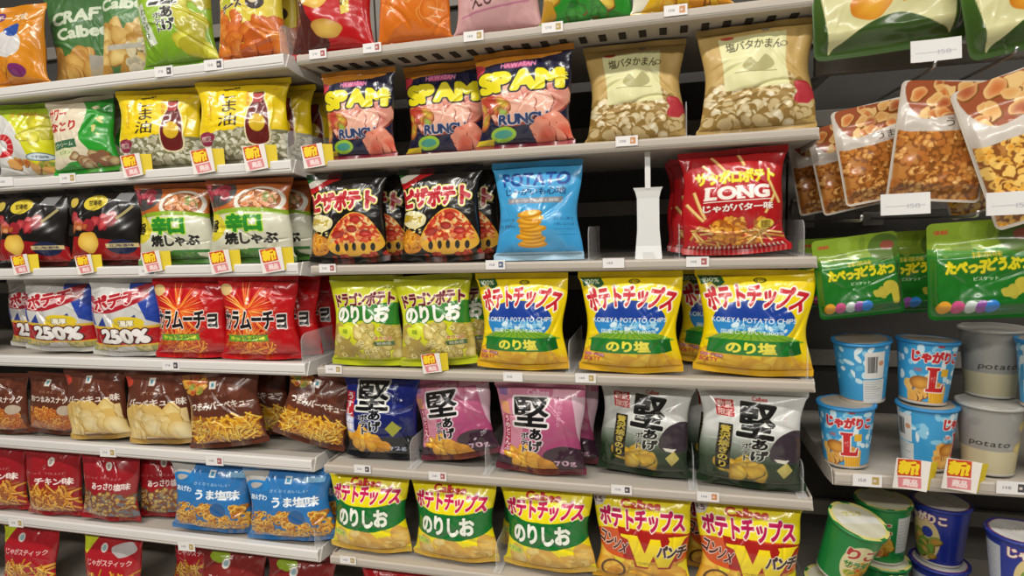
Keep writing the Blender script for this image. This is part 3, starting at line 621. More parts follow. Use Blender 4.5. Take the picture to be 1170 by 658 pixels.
def redseven(kind=0):
    a = Art(.178, .17, 'a81a24' if kind < 2 else '7e2420', 1., 60+kind)
    a.poly([(0, 1), (.28, 1), (.1, .72), (0, .8)], 'c5cf2a') if kind < 2 else a.ell(.3, .93, .16, '8fa82a', .08)
    a.ell(.42, .84, .06, 'd3cdc4', .07); a.ell(.42, .84, .03, '8fb0b8', .045); a.text('じゃがスティック' if kind < 2 else 'スパイシーカレー', .15, .56, .9, .66, 'e9c9c4', .02)
    if kind == 1: a.poly([(.55, .85), (.85, .95), (.95, .8), (.7, .7)], 'b9b4b4', True)
    a.pile(.1, .05, .9, .4, 60, .06, FRY, 'stick')
    return packet(a, .027, seed=351+kind, ears=.1)
def redlow():
    a = Art(.178, .17, 'b01418', 1., 66)
    a.text('Calbee', .2, .72, .8, .86, 'f2ece4', .05); a.pile(.1, .05, .9, .4, 20, .13, GOLD); a.text('ピザポテト', .1, .5, .9, .66, 'f0dc3c', .05)
    return packet(a, .027, seed=361)
# hanging pouches: flat, gusseted, heat-sealed all round
def pouch(art, T=.012, seed=1, kind='snack_pouch', mat='printed_film', wavy=0.):
    rg = np.random.default_rng(seed); w, h = art.w, art.h; col = art.out(); ny, nx, _ = col.shape
    def sf(nx, ny, sg):
        s = np.linspace(-1, 1, nx)[None]*np.ones((ny, 1)); v = np.linspace(0, 1, ny)[:, None]*np.ones((1, nx)); r2 = np.random.default_rng(seed)
        cr = .06; x = w/2*s; z = h*v
        # rounded corners
        ex = np.abs(x)-(w/2-cr*w); 
        for top in (0, 1):
            dz = (z-(h-cr*w)) if top else (cr*w-z); q = (ex > 0) & (dz > 0); L = np.hypot(ex, dz); k = np.where(q & (L > 1e-9), np.maximum(ex, dz)/np.maximum(L, 1e-9), 1)
            x = np.where(q, np.sign(x)*((w/2-cr*w)+ex*k), x); z = np.where(q, ((h-cr*w)+dz*k) if top else (cr*w-dz*k), z)
        m = np.clip((1-np.abs(s))/.16, 0, 1)*np.clip((v-.03)/.14, 0, 1)*np.clip((.84-v)/.22, 0, 1); m = m*m*(3-2*m)
        y = -sg*T*m*(1.15-v*.5); d = .0018*vnoise(x*8, z*8, r2, 8)+.0002*vnoise(x*30, z*30, r2)
        for k in range(8):
            cx, cz, a = r2.uniform(-.4, .4)*w, r2.uniform(.1, .8)*h, r2.uniform(0, PI); p = (x-cx)*math.cos(a)+(z-cz)*math.sin(a); q = -(x-cx)*math.sin(a)+(z-cz)*math.cos(a)
            d += r2.uniform(-1, 1)*.0014*np.exp(-(q/.003)**2-(p/.03)**2)
        return np.stack([x, y-sg*d*np.clip(m*1.5, 0, 1)-sg*.0006+.0022*np.sin(x*38+seed)*(1-.5*v), z], -1)
    F1 = sf(nx, ny, 1); F2 = sf(26, 26, -1); bc = np.ones((676, 3))*col[[3, -4]].mean((0, 1))
    me = mesh_from('pouch_body', np.concatenate([F1.reshape(-1, 3), F2.reshape(-1, 3)]), np.concatenate([gridF(nx, ny), gridF(26, 26, True, nx*ny)]), mat, np.concatenate([col.reshape(-1, 3), bc]))
    return dict(kind=kind, w=w, h=h, parts=[('pouch_body', me)])
def biscuit():
    a = Art(.13, .138, '1c6a22', .8, 70)
    a.grad(.1, 1, '0f5f18', '3a8a2c'); a.rect(0, .72, 1, 1, '7f9a2c'); a.speck(.0, .7, 1, .98, 6, .12, ['8aa53a', '6f8a2a']); a.band(.68, .74, '4a8a30', bow=-.04)
    a.ell(.84, .82, .19, '55702a', .17); a.ell(.87, .84, .08, '8a4a3a', .06); a.text('GINBIS', .07, .88, .2, .92, 'b8442f', .04)
    a.text('たべっ子', .14, .48, .54, .6, 'ecdc24', .08, [(.04, '4a7a10')]); a.text('どうぶつ', .52, .5, .9, .62, 'ecdc24', .07, [(.04, '4a7a10')]); a.text('ビスケット', .4, .4, .62, .44, 'e6efd8', .02); a.text('抹茶味', .38, .63, .66, .69, 'd9c23a', .02)
    a.poly([(.76, .38), (.84, .42), (.92, .36), (.94, .16), (.86, .14), (.84, .26), (.78, .24)], 'bcae3c', True); a.ell(.72, .28, .08, 'b0a63c', .07, wob=.15)
    for x, c in ((.12, 'd99a2c'), (.24, 'c2487a'), (.36, 'b9c4c0'), (.46, '8a4a9a'), (.55, '2c7ac9')): a.ell(x, .14, .065, c, .075)
    return pouch(a, .013, 401)
def greenpouch():
    a = Art(.2, .22, '3e6a22', 1., 71)
    a.grad(.2, 1, '36501c', '5f9a2a'); a.poly([(.09, 1), (.09, .12), (.15, .08), (.38, .2), (.6, .23), (.84, .11), (.9, .15), (.92, 1)], 'd3cf9a', True)
    a.ell(.38, .31, .14, 'e0a22c', .1, rot=.2, col2='c9781a', wob=.06)
    for p in ((.56, .7, .61, .3), (.7, .75, .63, .31), (.86, .72, .74, .34), (.78, .7, .7, .38)): a.line(*p, .05, 'c98a1c'); a.line(p[0]+.005, p[1], p[2]+.005, p[3], .035, 'ecb53a')
    a.ell(.62, .36, .03, 'e0a22c'); a.text('うす塩', .2, .72, .5, .82, '4a5a1c', .02)
    return pouch(a, .016, 411)
def nutpouch(kind=0):
    a = Art(.15, .2, 'b9a48c' if kind == 0 else 'a8895f', 1., 72+kind)
    a.rect(.03, .03, .97, .62, 'b87a38'); a.pile(.05, .03, .95, .62, 150, .062, ['e0a050', 'cc8238', 'ecbc72', 'b87030'] if kind == 0 else ['ecb04a', 'e29a30', 'f4c86a'], edge='8a5222', kind='pop')
    a.poly([(0, .62), (.3, .58), (.7, .6), (1, .64), (1, 1), (0, 1)], 'cbc2b8', True)
    a.poly([(.06, .98), (.5, .99), (.92, .96), (.86, .78), (.55, .72), (.2, .7)], '9a4f2c', True); a.within([(.06, .98), (.5, .99), (.92, .96), (.86, .78), (.55, .72), (.2, .7)], True)
    a.pile(.1, .66, .9, .98, 22, .09, ['c8723a', 'dca360', 'a85530', 'e6c080']); a.within(); a.text('ニク' if kind else 'うま辛', .5, .62, .84, .7, '2a221c', .0)
    a.band(0, .025, 'cfc6bb'); a.rect(0, 0, .025, 1, 'c2b8aa'); a.rect(.975, 0, 1, 1, 'c2b8aa')
    return pouch(a, .015, 421+kind, wavy=1)
# ------------------------------------------------------------------ paper cups
def cup(art, r0=.033, r1=.0425, h=.104, lid=True, kind='snack_cup', tilt=0.):
    """art wraps the whole circumference (w) and height (h)"""
    col = art.out(); ny, nx, _ = col.shape; th = np.linspace(0, 2*PI, nx)[None]*np.ones((ny, 1)); v = np.linspace(0, 1, ny)[:, None]*np.ones((1, nx))
    R = r0+(r1-r0)*v; P = np.stack([R*np.sin(th-PI), -R*np.cos(th-PI), .003+v*(h-.006)], -1)
    wall = mesh_from('cup_wall', P.reshape(-1, 3), gridF(nx, ny), 'printed_cup', col.reshape(-1, 3))
    def lathe(name, prof, col3, mat='printed_cup', n=64):
        V = [(r*math.cos(2*PI*i/n), r*math.sin(2*PI*i/n), z) for r, z in prof for i in range(n)]; k = len(prof)
        F = [[j*n+i, j*n+(i+1) % n, (j+1)*n+(i+1) % n, (j+1)*n+i] for j in range(k-1) for i in range(n)]
        return mesh_from(name, V, F, mat, np.ones((len(V), 3))*lin(hx(col3)))
    rim = lathe('cup_rim', [(r1-.0015, h-.006), (r1+.0022, h-.0055), (r1+.003, h-.003), (r1+.002, h-.0008), (r1-.002, h-.0008), (r1-.0025, h-.006)], art.rim)
    base = lathe('cup_base', [(.0001, .004), (r0-.002, .004), (r0-.0015, .0), (r0+.0003, .0), (r0+.0006, .004)], 'd8d5cc')
    parts = [('cup_wall', wall), ('cup_rim', rim), ('cup_base', base)]
    la = art.lid
    n = 56; rr = r1+.002; xs = np.linspace(-1, 1, n)
    rad = np.linspace(0, 1, 44)[:, None]*np.ones((1, 144)); an = np.linspace(0, 2*PI, 144)[None]*np.ones((44, 1))
    X, Y = rad*np.sin(an), rad*np.cos(an); c = la.out(); iy = ((Y+1)/2*(c.shape[0]-1)).astype(int); ix = ((X+1)/2*(c.shape[1]-1)).astype(int)
    Z = h-.0006+.0004*np.sin(X*7+Y*4)
    parts.append(('lid', mesh_from('lid', np.stack([X*rr, Y*rr, Z], -1).reshape(-1, 3), gridF(144, 44, True), 'lid_print', c[iy, ix].reshape(-1, 3))))
    return dict(kind=kind, w=r1*2, h=h, parts=parts)
nodemat('lid_print', rough=.35, coat=.2, attr=True, bump=.2, bscale=90)
def lidart(base, ring, seed):
    l = Art(.085, .085, base, .35, seed); l.ell(.5, .5, .5, ring, ir=.86); return l
def jaga(kind=0):
    a = Art(.24, .098, '3a9ad0', .8, 80+kind); a.rim = '2f86c0'; a.lid = lidart('a39888', '3a8fc4', 3)
    a.speck(0, .35, 1, .95, 60, .03, ['8cc8e6', 'c4e2ef', '5fb2dc', 'dcebf0'])
    for c0 in (.5,):
        a.pile(c0-.16, .05, c0+.02, .4, 12, .045, ['e0a24a', 'c9803a', 'e6b866'], edge='7a4a2a'); a.ell(c0-.08, .34, .065, 'dfa040', .045, col2='9a5a24'); a.band(-.02, .03, 'c98a50')
        for k in range(7): a.rect(c0-.02+k*.016, .0, c0-.006+k*.016, .3, 'e9b02c'); a.rect(c0-.008+k*.016, .0, c0-.005+k*.016, .3, 'c98a1c')
        a.text('じゃがりこ', c0-.13, .68, c0+.15, .86, 'c2222c', .07, [(.06, 'eee6de')], rot=-.03); a.ell(c0+.02, .95, .02, 'b8323c', .008)
        for q, cc in ((.008, 'efe6da'), (0, 'c21c22')):
            a.poly([(c0-.045-q, .6+q*2), (c0+.03+q, .6+q*2), (c0+.03+q, .56-q), (c0+.014+q, .55), (c0+.014+q, .27+q), (c0+.05-q, .27+q), (c0+.062-q, .34+q), (c0+.07+q, .34+q), (c0+.066+q, .2-q*2), (c0-.045-q, .2-q*2), (c0-.045-q, .24+q), (c0-.028-q, .25), (c0-.028-q, .55), (c0-.045-q, .56)], cc)
        a.text('サイズ', c0-.018, .36, c0+.004, .46, 'f2dcd2', .02, vert=False); a.rect(c0+.04, .46, c0+.09, .58, 'e6b02c'); a.text('北海道', c0-.12, .52, c0-.075, .58, 'd8544a', .02)
    a.text('りこ', .76, .5, .9, .74, 'c2222c', .07, [(.06, 'eee6de')]) if kind == 2 else None
    # the back of the cup: bar code and small print on a white panel
    b0 = .06; a.rect(b0, .42, b0+.13, .88, 'dcdad6'); a.rect(b0-.01, .0, b0+.14, .4, 'd3d4d2')
    for k in range(13): a.rect(b0+.014+k*.0052, .52, b0+.016+k*.0052+.0018*(k % 3 > 0), .8, '2a2a2c')
    a.ell(b0+.104, .68, .018, 'c98f6a', .018)
    for k in range(8): a.line(b0, .36-k*.04, b0+.12-.02*(k % 3), .36-k*.04, .0022, '6a6f74')
    return a
def greycup():
    a = Art(.25, .108, '96948f', .9, 90); a.rim = 'aaa8a2'; a.lid = lidart('b0aca4', 'c2bfb8', 5); a.rect(0, 0, 1, .36, 'c2b896'); a.speck(0, .4, 1, .95, 20, .04, ['8c8a88', 'a09e9a'])
    a.text('potato', .34, .4, .56, .5, '2a2620', .01, shear=.2)
    for x, y in ((.66, .74), (.7, .55), (.64, .42), (.72, .34)): a.ell(x, y, .05, 'd9c98a', .035, rot=.5, col2='bfa860', wob=.08)
    return a
def greencup():
    a = Art(.25, .104, '17803a', .9, 92); a.rim = '1c7a3a'; a.lid = lidart('cfccb4', 'd8cf7a', 6); a.lid.rect(.1, .42, .9, .6, 'd9d9cf'); a.lid.text('サラダ', .3, .62, .7, .74, 'b8ae3a', .02)
    a.ell(.46, .45, .1, 'ddd2a0', .16); a.pile(.4, .15, .55, .5, 16, .035, ['d9a23a', 'c9682a', '6f9a3a', 'e0c04a']); a.text('りこ', .38, .55, .56, .75, 'b3302a', .05, [(.05, 'e9e2c0')]); a.text('サラダ', .38, .36, .54, .5, '2a7a2c', .05, [(.05, 'e9e2c0')])
    a.rect(.6, .2, .76, .86, 'cfd0cc')
    for k in range(9): a.line(.61, .78-k*.06, .74-.02*(k % 2), .78-k*.06, .002, '6a7a6e')
    return a
def bluecup():
    a = Art(.25, .104, '1c2c8a', .9, 94); a.rim = '24348c'; a.lid = lidart('cfcdc9', '7a3a6a', 7); a.lid.text('じゃがりこ', .2, .5, .8, .62, 'a8a08a', .02); a.lid.ell(.5, .5, .5, '2a3a9a', ir=.92)
    a.ell(.5, .42, .11, 'd8c28a', .17); a.pile(.42, .1, .58, .5, 12, .04, ['d9a85a', 'c98a3a', '6f9a3a']); a.text('じゃがりこ', .36, .74, .64, .9, 'e9e2d0', .06, [(.04, 'a82a4a')]); a.ell(.53, .56, .035, '2a3a9a', .04)
    a.rect(.16, .2, .32, .86, 'b9bcc4')
    for k in range(9): a.line(.17, .78-k*.06, .3-.02*(k % 2), .78-k*.06, .002, '6a6f84')
    return a
# ------------------------------------------------------------------ the room and the fixtures
ZB = [1.769, 1.571, 1.372, 1.171, .972, .779, .581]          # underside of every shelf
YF, YB = 1.027, 1.42
XL, XM, XR = -2.2, -.684, .228
def struct(o): o['kind'] = 'structure'; return o
b = MB(); b.box((-3.2, -2.6, -.02), (2.6, 1.6, 0)); struct(b.build('floor', 'floor_tile'))
b = MB(); b.box((-3.2, 1.5, 0), (2.6, 1.6, 2.9)); struct(b.build('wall_back', 'shelf_paint'))
# one bay: back panel, uprights, plinth, wall-side slats
def bay(x0, x1, label):
    t = empty('shelving_bay', ((x0+x1)/2, YB, 0)); tag(t, label, 'shelving'); w = (x1-x0)/2
    b = MB(); b.box((-w, 0, .1), (w, .012, 2.2)); b.build('back_panel', 'back_panel', t)
    for sx in (-1, 1):
        b = MB(); b.box((sx*w-.012, -.03, .0), (sx*w+.012, .0, 2.2)); b.build('upright', 'back_rail', t, bevel=.002)
    b = MB(); b.box((-w, YF-YB+.03, 0), (w, -.0, .12)); b.build('plinth', 'plinth', t, bevel=.004)
    for k in range(9):
        z = .62+k*.17; b = MB(); b.box((-w+.014, -.014, z), (w-.014, -.001, z+.034)); b.build('back_slat', 'back_rail', t, bevel=.002)
    return t
bay(XL-.003, XM-.014, 'grey backed shelving bay on the left holding the bags seen at a slant')
bay(XM+.014, XR+.006, 'grey backed shelving bay in the middle with uneven gaps between its packets')
bay(XR+.034, 1.15, 'grey backed bay on the right with hanging pouches above stacked snack cups')
def shelf(x0, x1, zb, hr, mat, label, yf=YF, vents=False):
    t = empty('shelf', ((x0+x1)/2, YB, zb)); tag(t, label, 'shelf', 'shelves of the snack aisle'); w = (x1-x0)/2; y = yf-YB
    b = MB(); b.box((-w+.002, y+.012, .001), (w-.002, -.035, hr-.003)); b.build('board', 'shelf_paint', t, bevel=.001)
    # rounded price rail with a bright nose and a groove
    n = 8; prof = [(y+.016, 0), (y+.016, hr)]+[(y+.004-.004*math.sin(k/n*PI/2)*1., hr-.004+.004*math.cos(k/n*PI/2)) for k in range(n+1)]+[(y, .004), (y+.003, 0)]
    b = MB(); b.prism(prof, -w, w); b.build('price_rail', mat, t)
    b = MB(); b.box((-w+.003, y-.0006, hr*.3), (w-.003, y+.002, hr*.3+.0012)); b.build('rail_groove', 'rail_groove', t)
    for sx in (-1, 1):
        b = MB(); b.prism([(y+.004, .0), (y+.016, hr+.001), (y+.3, hr+.001), (y+.3, -.012), (y+.05, -.006)], sx*w-.0008, sx*w+.0022 if sx > 0 else sx*w-.0022); b.build('side_bracket', mat, t)
    if vents:
        for k in range(26):
            x = -w+.03+k*(2*w-.06)/25; b = MB(); b.box((x-.006, y+.03, -.0012), (x+.006, y+.062, .002)); b.build('slot', 'slot', t)
    return t
cr = ('top shelf', 'second shelf', 'third shelf', 'fourth shelf', 'fifth shelf', 'sixth shelf', 'lowest shelf')
mid = ('topmost cream shelf of the middle bay with vent slots, under the carrot orange packet', 'cream shelf of the middle bay under the navy meat flavour and pale butter packets', 'cream shelf of the middle bay with the light blue packet and white upright strip', 'cream shelf of the middle bay under the yellow packets with blue oval', 'cream shelf of the middle bay under the blue, pink and green hard chip packets', 'cream shelf of the middle bay under the yellow packets with green wavy band', 'lowest cream shelf of the middle bay holding one red packet')
lef = ('topmost white shelf of the left bay under the dark green and lime packets', 'white shelf of the left bay under the yellow sesame oil packets', 'white shelf of the left bay under the black and red packets', 'white shelf of the left bay under the red chilli packets', 'white shelf of the left bay under the brown packets', 'white shelf of the left bay under the red and blue snack packets', 'lowest white shelf of the left bay under dark red packets')
HC, HL = .018, .025
for i in range(7):
    shelf(XM+.014, XR, ZB[i], HC, 'rail_cream', mid[i], vents=i == 0)
    shelf(XL, XM-.014, ZB[i]-.0005, HL, 'rail_white', lef[i])
ZR = 1.45-.434
shelf(.262, 1.14, ZR, .022, 'rail_cream', 'white shelf of the right bay carrying the blue and grey snack cups', yf=1.035)
ZT = {('C', i): ZB[i]+HC for i in range(7)}; ZT.update({('L', i): ZB[i]-.0005+HL for i in range(7)}); ZT[('R', 0)] = ZR+.022
# clear dividers standing front to back on the shelves
_div = None
def divider(px, py, key, label, h=.058, L=.17):
    global _div
    X = XM-.0235 if key[0] == 'L' else min(at(px, py, 1.05).x, XR-.0095); z = ZT[key]
    if _div is None:
        pr = [(0, 0), (0, h-.018)]+[(.018-.018*math.cos(k*PI/12), h-.018+.018*math.sin(k*PI/12)) for k in range(1, 7)]+[(L, h), (L, 0)]
        m = MB(); m.prism(pr, -.0009, .0009); me = m.mesh('fin', 'clear_plastic')
        m2 = MB(); m2.box((-.008, 0, 0), (.008, L, .0012)); _div = me, m2.mesh('foot', 'clear_plastic')
    o = empty('shelf_divider', (X, 1.034, z+.0002)); link('fin', _div[0], o); link('foot', _div[1], o); tag(o, label, 'divider', 'clear dividers on the shelves'); return o
for px, py, k, l in ((674, 293, ('C', 2), 'clear plastic divider just right of the light blue packet'), (776, 291, ('C', 2), 'clear plastic divider just left of the red fries packet'), (916, 291, ('C', 2), 'clear plastic divider right of the red fries packet at the shelf end'),
    (784, 152, ('C', 1), 'clear plastic divider between the two pale butter packets'), (473, 525, ('C', 4), 'clear plastic divider between the navy hard chip packet and first pink one'), (915, 570, ('C', 4), 'clear plastic divider at the shelf end beside the green and white packet'),
    (921, 430, ('C', 3), 'clear plastic divider at the shelf end beside the rightmost blue oval packet'), (652, 425, ('C', 3), 'clear plastic divider in the dark gap among the blue oval packets'), (792, 556, ('C', 4), 'clear plastic divider between the two green and white packets'), (558, 538, ('C', 4), 'clear plastic divider between the two pink packets'),
    (570, 650, ('C', 5), 'clear plastic divider left of the third yellow green band packet'), (338, 66, ('L', 0), 'clear plastic divider at the right end of the topmost left shelf'), (338, 186, ('L', 1), 'clear plastic divider right of the yellow sesame oil packets'), (350, 420, ('L', 3), 'clear plastic divider right of the red chilli packets'), (354, 632, ('L', 5), 'clear plastic divider beyond the blue snack packets')):
    divider(px, py, k, l)
# the white bent strip in the empty slot of the third shelf
p0 = at(741, 292, 1.05); t = empty('display_strip', (p0.x, 1.05, ZT[('C', 2)])); tag(t, 'bent white plastic strip standing in the empty slot right of the light blue packet', 'display strip')
zz = at(741, 214, 1.05).z-t.location.z
wid = [(0, .022, -.006), (.003, .0225, .0), (.022, .021, .004), (.05, .0185, .004), (zz-.018, .0185, .004), (zz-.006, .0215, .002), (zz, .0245, 0)]
m = MB(); V = []; F = []
for s_ in (0, 1):
    for z, w_, y in wid: V += [(-w_, y+s_*.0016, z), (w_, y+s_*.0016, z)]
k = len(wid)
for i in range(k-1): F += [[2*i, 2*i+1, 2*i+3, 2*i+2], [2*k+2*i, 2*k+2*i+2, 2*k+2*i+3, 2*k+2*i+1], [2*i, 2*i+2, 2*k+2*i+2, 2*k+2*i], [2*i+1, 2*k+2*i+1, 2*k+2*i+3, 2*i+3]]
F += [[0, 2*k, 2*k+1, 1], [2*k-2, 2*k-1, 4*k-1, 4*k-2]]; m.V, m.F = V, F; m.build('bent_panel', 'white_plastic', t)
m = MB(); m.box((-.0045, .0, zz-.002), (.0045, .0016, ZB[1]-ZT[('C', 2)]-.001)); m.build('stem', 'white_plastic', t); m = MB(); m.box((-.009, -.0085, .0), (.009, -.0065, .012)); m.build('clip', 'white_plastic', t)
# ------------------------------------------------------------------ price tags and promotion cards
def plate(art, thick=.0006, curl=0., name='card'):
    col = art.out(); ny, nx, _ = col.shape; X, Z = np.meshgrid(np.linspace(-art.w/2, art.w/2, nx), np.linspace(-art.h/2, art.h/2, ny))
    Y = -curl*(X/(art.w/2))**2*.5
    P = np.stack([X, Y, Z], -1).reshape(-1, 3); Q = P+[0, thick, 0]
    ring = np.concatenate([np.arange(nx), np.arange(1, ny)*nx+nx-1, np.arange(nx-2, -1, -1)+(ny-1)*nx, np.arange(ny-2, 0, -1)*nx]); r2 = np.roll(ring, -1)
    F = np.concatenate([gridF(nx, ny), gridF(nx, ny, True, nx*ny), np.stack([ring, ring+nx*ny, r2+nx*ny, r2], 1)])
    return mesh_from(name, np.concatenate([P, Q]), F, 'printed_card', np.concatenate([col.reshape(-1, 3)]*2), smooth=False)
def tagart(mark, w=.036, h=.0165, seed=0):
    a = Art(w, h, 'e6e2e0', .5, seed); a.text(('138', '148', '158', '178')[seed % 4], .2, .38, .46, .62, '6a7080', .0)
    if mark: a.rect(.66, .2, .9, .82, mark); a.rect(.7, .4, .8, .6, 'd8c8c0')
    return a
_tags = {}
def price_tag(px, py, mark, label, Y=None, big=False, seed=0, yaw=0):
    key = (mark, big, seed % 4)
    if key not in _tags: _tags[key] = plate(tagart(mark, .042 if big else .036, .02 if big else .0165, seed), name='tag_card')
    Yp = Y or YF-.0022; p = at(px, py, Yp)
    o = link('price_tag', _tags[key]); o.location = p; o.rotation_euler = (0, 0, math.radians(yaw)); tag(o, label, 'price tag', 'price tags on the shelf rails'); return o
RED, BLU, DRK, TAN, ORG = 'a85a5a', '56688a', '4a4a50', 'b39a5a', 'c98a5a'
for q in ((363, 61.5, RED, 'white price tag with brownish red mark under the red and dark brown packet'), (425, 54.5, RED, 'white price tag with red mark below the left edge of the carrot orange packet'), (541, 41, TAN, 'white price tag under the pale pink shrimp packet'), (631, 31, TAN, 'white price tag below the green packet with potato slices'), (772, 11.5, ORG, 'white price tag with orange mark below the yellow potato packet near top edge'),
    (716, 161, ORG, 'white price tag under the left pale butter packet'), (374, 306.5, RED, 'white price tag with red mark under the left pizza packet'), (566, 302.5, BLU, 'white price tag with blue mark under the light blue packet'), (701, 300.5, None, 'white price tag under the empty slot beside the white strip'), (797, 299, RED, 'white price tag with red brown mark under the red fries packet'),
    (381, 422, TAN, 'white price tag under the left pale green seaweed packet'), (586, 430.5, None, 'blank white price tag under the leftmost blue oval packet'), (669, 432, TAN, 'white price tag under the middle blue oval packet'), (414, 536, DRK, 'white price tag with dark mark under the navy hard chip packet'), (500, 544, RED, 'white price tag with brown mark under the leaning pink packet'),
    (710, 559.5, DRK, 'white price tag with dark mark under the left green and white packet'), (809, 567.5, ORG, 'white price tag with orange mark under the right green and white packet'), (397.5, 640, TAN, 'white price tag with gold mark under the leftmost yellow green band packet')):
    price_tag(*q[:4], seed=int(q[0]))
for q in ((187, 81.5, DRK, 'white price tag under the lime green hard chip packet'), (244, 74, DRK, 'white price tag under the yellow and pink cheese packet'), (6, 207.5, None, 'white price tag at the left edge under the shrimp packet'), (77, 203.5, TAN, 'white price tag under the green and cream sour packet'), (168, 309.5, BLU, 'white price tag under the left brown and cream grilled meat packet'), (195, 417.5, DRK, 'white price tag under the left red chilli packet'),
    (123, 517, TAN, 'white price tag under the left brown potato chip packet'), (245, 526.5, RED, 'white price tag under the brown packet with yellow sticks'), (18, 597.5, TAN, 'white price tag under the left red chicken packet'), (213, 624.5, TAN, 'white price tag under the left blue snack packet')):
    price_tag(*q[:4], seed=int(q[0]), big=True, yaw=3)
price_tag(991, 549, TAN, 'white price tag under the lower front blue cup', Y=1.0325, big=True, seed=2); price_tag(1157, 557.5, DRK, 'white price tag below the right grey cup', Y=1.0325, big=True, seed=1)
def promoart(kind=0):
    a = Art(.05, .05, 'e8e2da', .6, 7)
    a.poly([(.04, .97), (.72, .99), (.78, .46), (.1, .42)], 'cf4a1c'); a.text('新!', .12, .5, .68, .92, 'f2d022', .06, [(.05, 'b8320f')]); a.poly([(.12, .38), (.8, .42), (.84, .08), (.18, .04)], 'd98488'); a.text('商品', .3, .12, .72, .34, 'f0dcd8', .05)
    return a
_pr = plate(promoart(), curl=.004, name='front_card'); _fl = plate(Art(.024, .046, 'e3c92a', 1.2), name='side_flap')
def promo(px, py, label, Y=YF-.006, yaw=6, sc=1., roll=0):
    p = at(px, py, Y); o = empty('promotion_card', p, (0, math.radians(roll), math.radians(yaw))); o.scale = (sc,)*3; link('front_card', _pr, o)
    f = link('side_flap', _fl, o); f.location = (.031, .006, -.001); f.rotation_euler = (0, math.radians(4), math.radians(32)); tag(o, label, 'promotion card', 'orange new product cards'); return o
for q in ((151, 189, 'orange new product card under the left yellow sesame oil packet', .9), (232, 184, 'orange new product card between the two yellow sesame oil packets', .95), (292, 180, 'orange new product card under the right yellow sesame oil packet', .95), (358, 178, 'orange new product card at the left end below the navy meat packets', .85),
    (24, 302, 'orange new product card at the left edge under the black packet', .85), (97, 302, 'orange new product card under the second black and red packet', .8), (174, 299, 'orange new product card under the left grilled meat packet', .85), (252, 299, 'orange new product card left of the large grilled meat packet', .9), (311, 297, 'orange new product card under the large grilled meat packet', .95),
    (493, 415, 'orange new product card under the pale green seaweed packets', .72)): promo(q[0], q[1], q[2], sc=q[3], roll=-6)
promo(1041, 542, 'orange new product card under the lower second blue cup', Y=1.026, sc=.98, yaw=4, roll=6); promo(1098, 543, 'orange new product card left of the lower grey cup', Y=1.026, sc=.98, yaw=4, roll=8)
# ------------------------------------------------------------------ packets
K = dict(koi=koikeya(), nori=noripack(), wp=wpunch(), drg=dragon(), piz=pizza(), blu=bluepotato(), lng=longpack(), bpc=blackpc(), shb=shabu(), mut=mutant(), kar=karamucho(), br0=brownchip(0), br1=brownchip(1), br2=brownchip(2), rd0=redchip(0), rd1=redchip(1), bsn=bluesnack(),
    kb=kataage('blue'), kp=kataage('pink'), kg=kataage('green'), spm=spam(), but=saltbutter(), shr=shrimp(), grc=greencream(), ses=sesame(), crf=craft(), cgr=calbeegreen(), lim=limekata(), chy=cheeseyellow(), orp=orangepack(), rbr=redbrown(), orc=orangecarrot(), pnk=pinkshrimp(), gch=greenchips(), ypo=yellowpotato(), rs0=redseven(0), rs1=redseven(1), rs2=redseven(2), rlw=redlow())
def P(k, px, py, key, label, group=None, Y=None, yaw=2, lean=3, roll=0, sc=1., dz=0., behind=()):
    Y = Y or (1.05 if key[0] == 'L' and key[1] > 2 else None) or {0: 1.064, 1: 1.066, 2: 1.056, 3: 1.05, 4: 1.06, 5: 1.056, 6: 1.07}[key[1]]
    X = at(px, py, 1.05).x; z = ZT[key]+.001+dz
    # a packet stands no taller than the gap up to the shelf above it
    if key[1] > 0:
        room = ZB[key[1]-1]-.0035-z-dz; ca, sb = math.cos(math.radians(lean)), abs(math.sin(math.radians(roll)))
        sz = min(sc, (room-K[k]['w']*sc*.5*sb)/(K[k]['h']*ca*math.cos(math.radians(roll))))
    else: sz = sc
    scl = (sc, sc, sz)
    if roll: z += K[k]['w']*sc*.5*abs(math.sin(math.radians(roll)))*.85
    o = put(K[k], (X, Y, z), yaw, lean, roll, label, 'snack packet', group, scl)
    for n, (dx, dy, lab) in enumerate(behind):
        put(K[k], (X+dx*(.25 if key[0] == 'L' else .6), Y+dy, z), yaw+(3 if n % 2 else -4), lean, roll*.5, lab, 'snack packet', group, (sc, sc, sz*.98))
    return o
# row 1
T0, U0 = ('C', 0), ('L', 0)
P('rbr', 376, 55, T0, 'red and dark brown packet with two large chips and yellow strip', 'packets on the topmost shelves')
P('orc', 470, 47, T0, 'carrot orange packet covered in pale line drawings', 'packets on the topmost shelves')
P('pnk', 567, 38, T0, 'pale pink shrimp snack packet with thin dark handwriting', 'packets on the topmost shelves')
P('gch', 667, 22, T0, 'green packet with potato slices cut off by the top edge', 'packets on the topmost shelves')
P('ypo', 779, 12, T0, 'yellow and white potato packet cut off by the top edge', 'packets on the topmost shelves')
P('orp', 22, 100, U0, 'bright orange packet with a white round shape, leftmost on the topmost shelf', 'packets on the topmost shelves', yaw=4, Y=1.058)
P('crf', 72, 95, U0, 'dark green craft chip packet with pale lettering, second from left', 'packets on the topmost shelves', yaw=8, Y=1.125, roll=-4)
P('cgr', 140, 90, U0, 'green packet with chips below pale lettering, left of the lime packet', 'packets on the topmost shelves', yaw=8, Y=1.09)
P('lim', 203, 78, U0, 'lime green hard chip packet with black brush characters', 'packets on the topmost shelves', yaw=9, roll=-3)
P('chy', 284, 70, U0, 'yellow and pink cheese packet with orange crisps at its foot', 'packets on the topmost shelves', yaw=8, behind=((.03, .07, 'yellow cheese packet standing behind the front one at the end of the topmost left shelf'),))
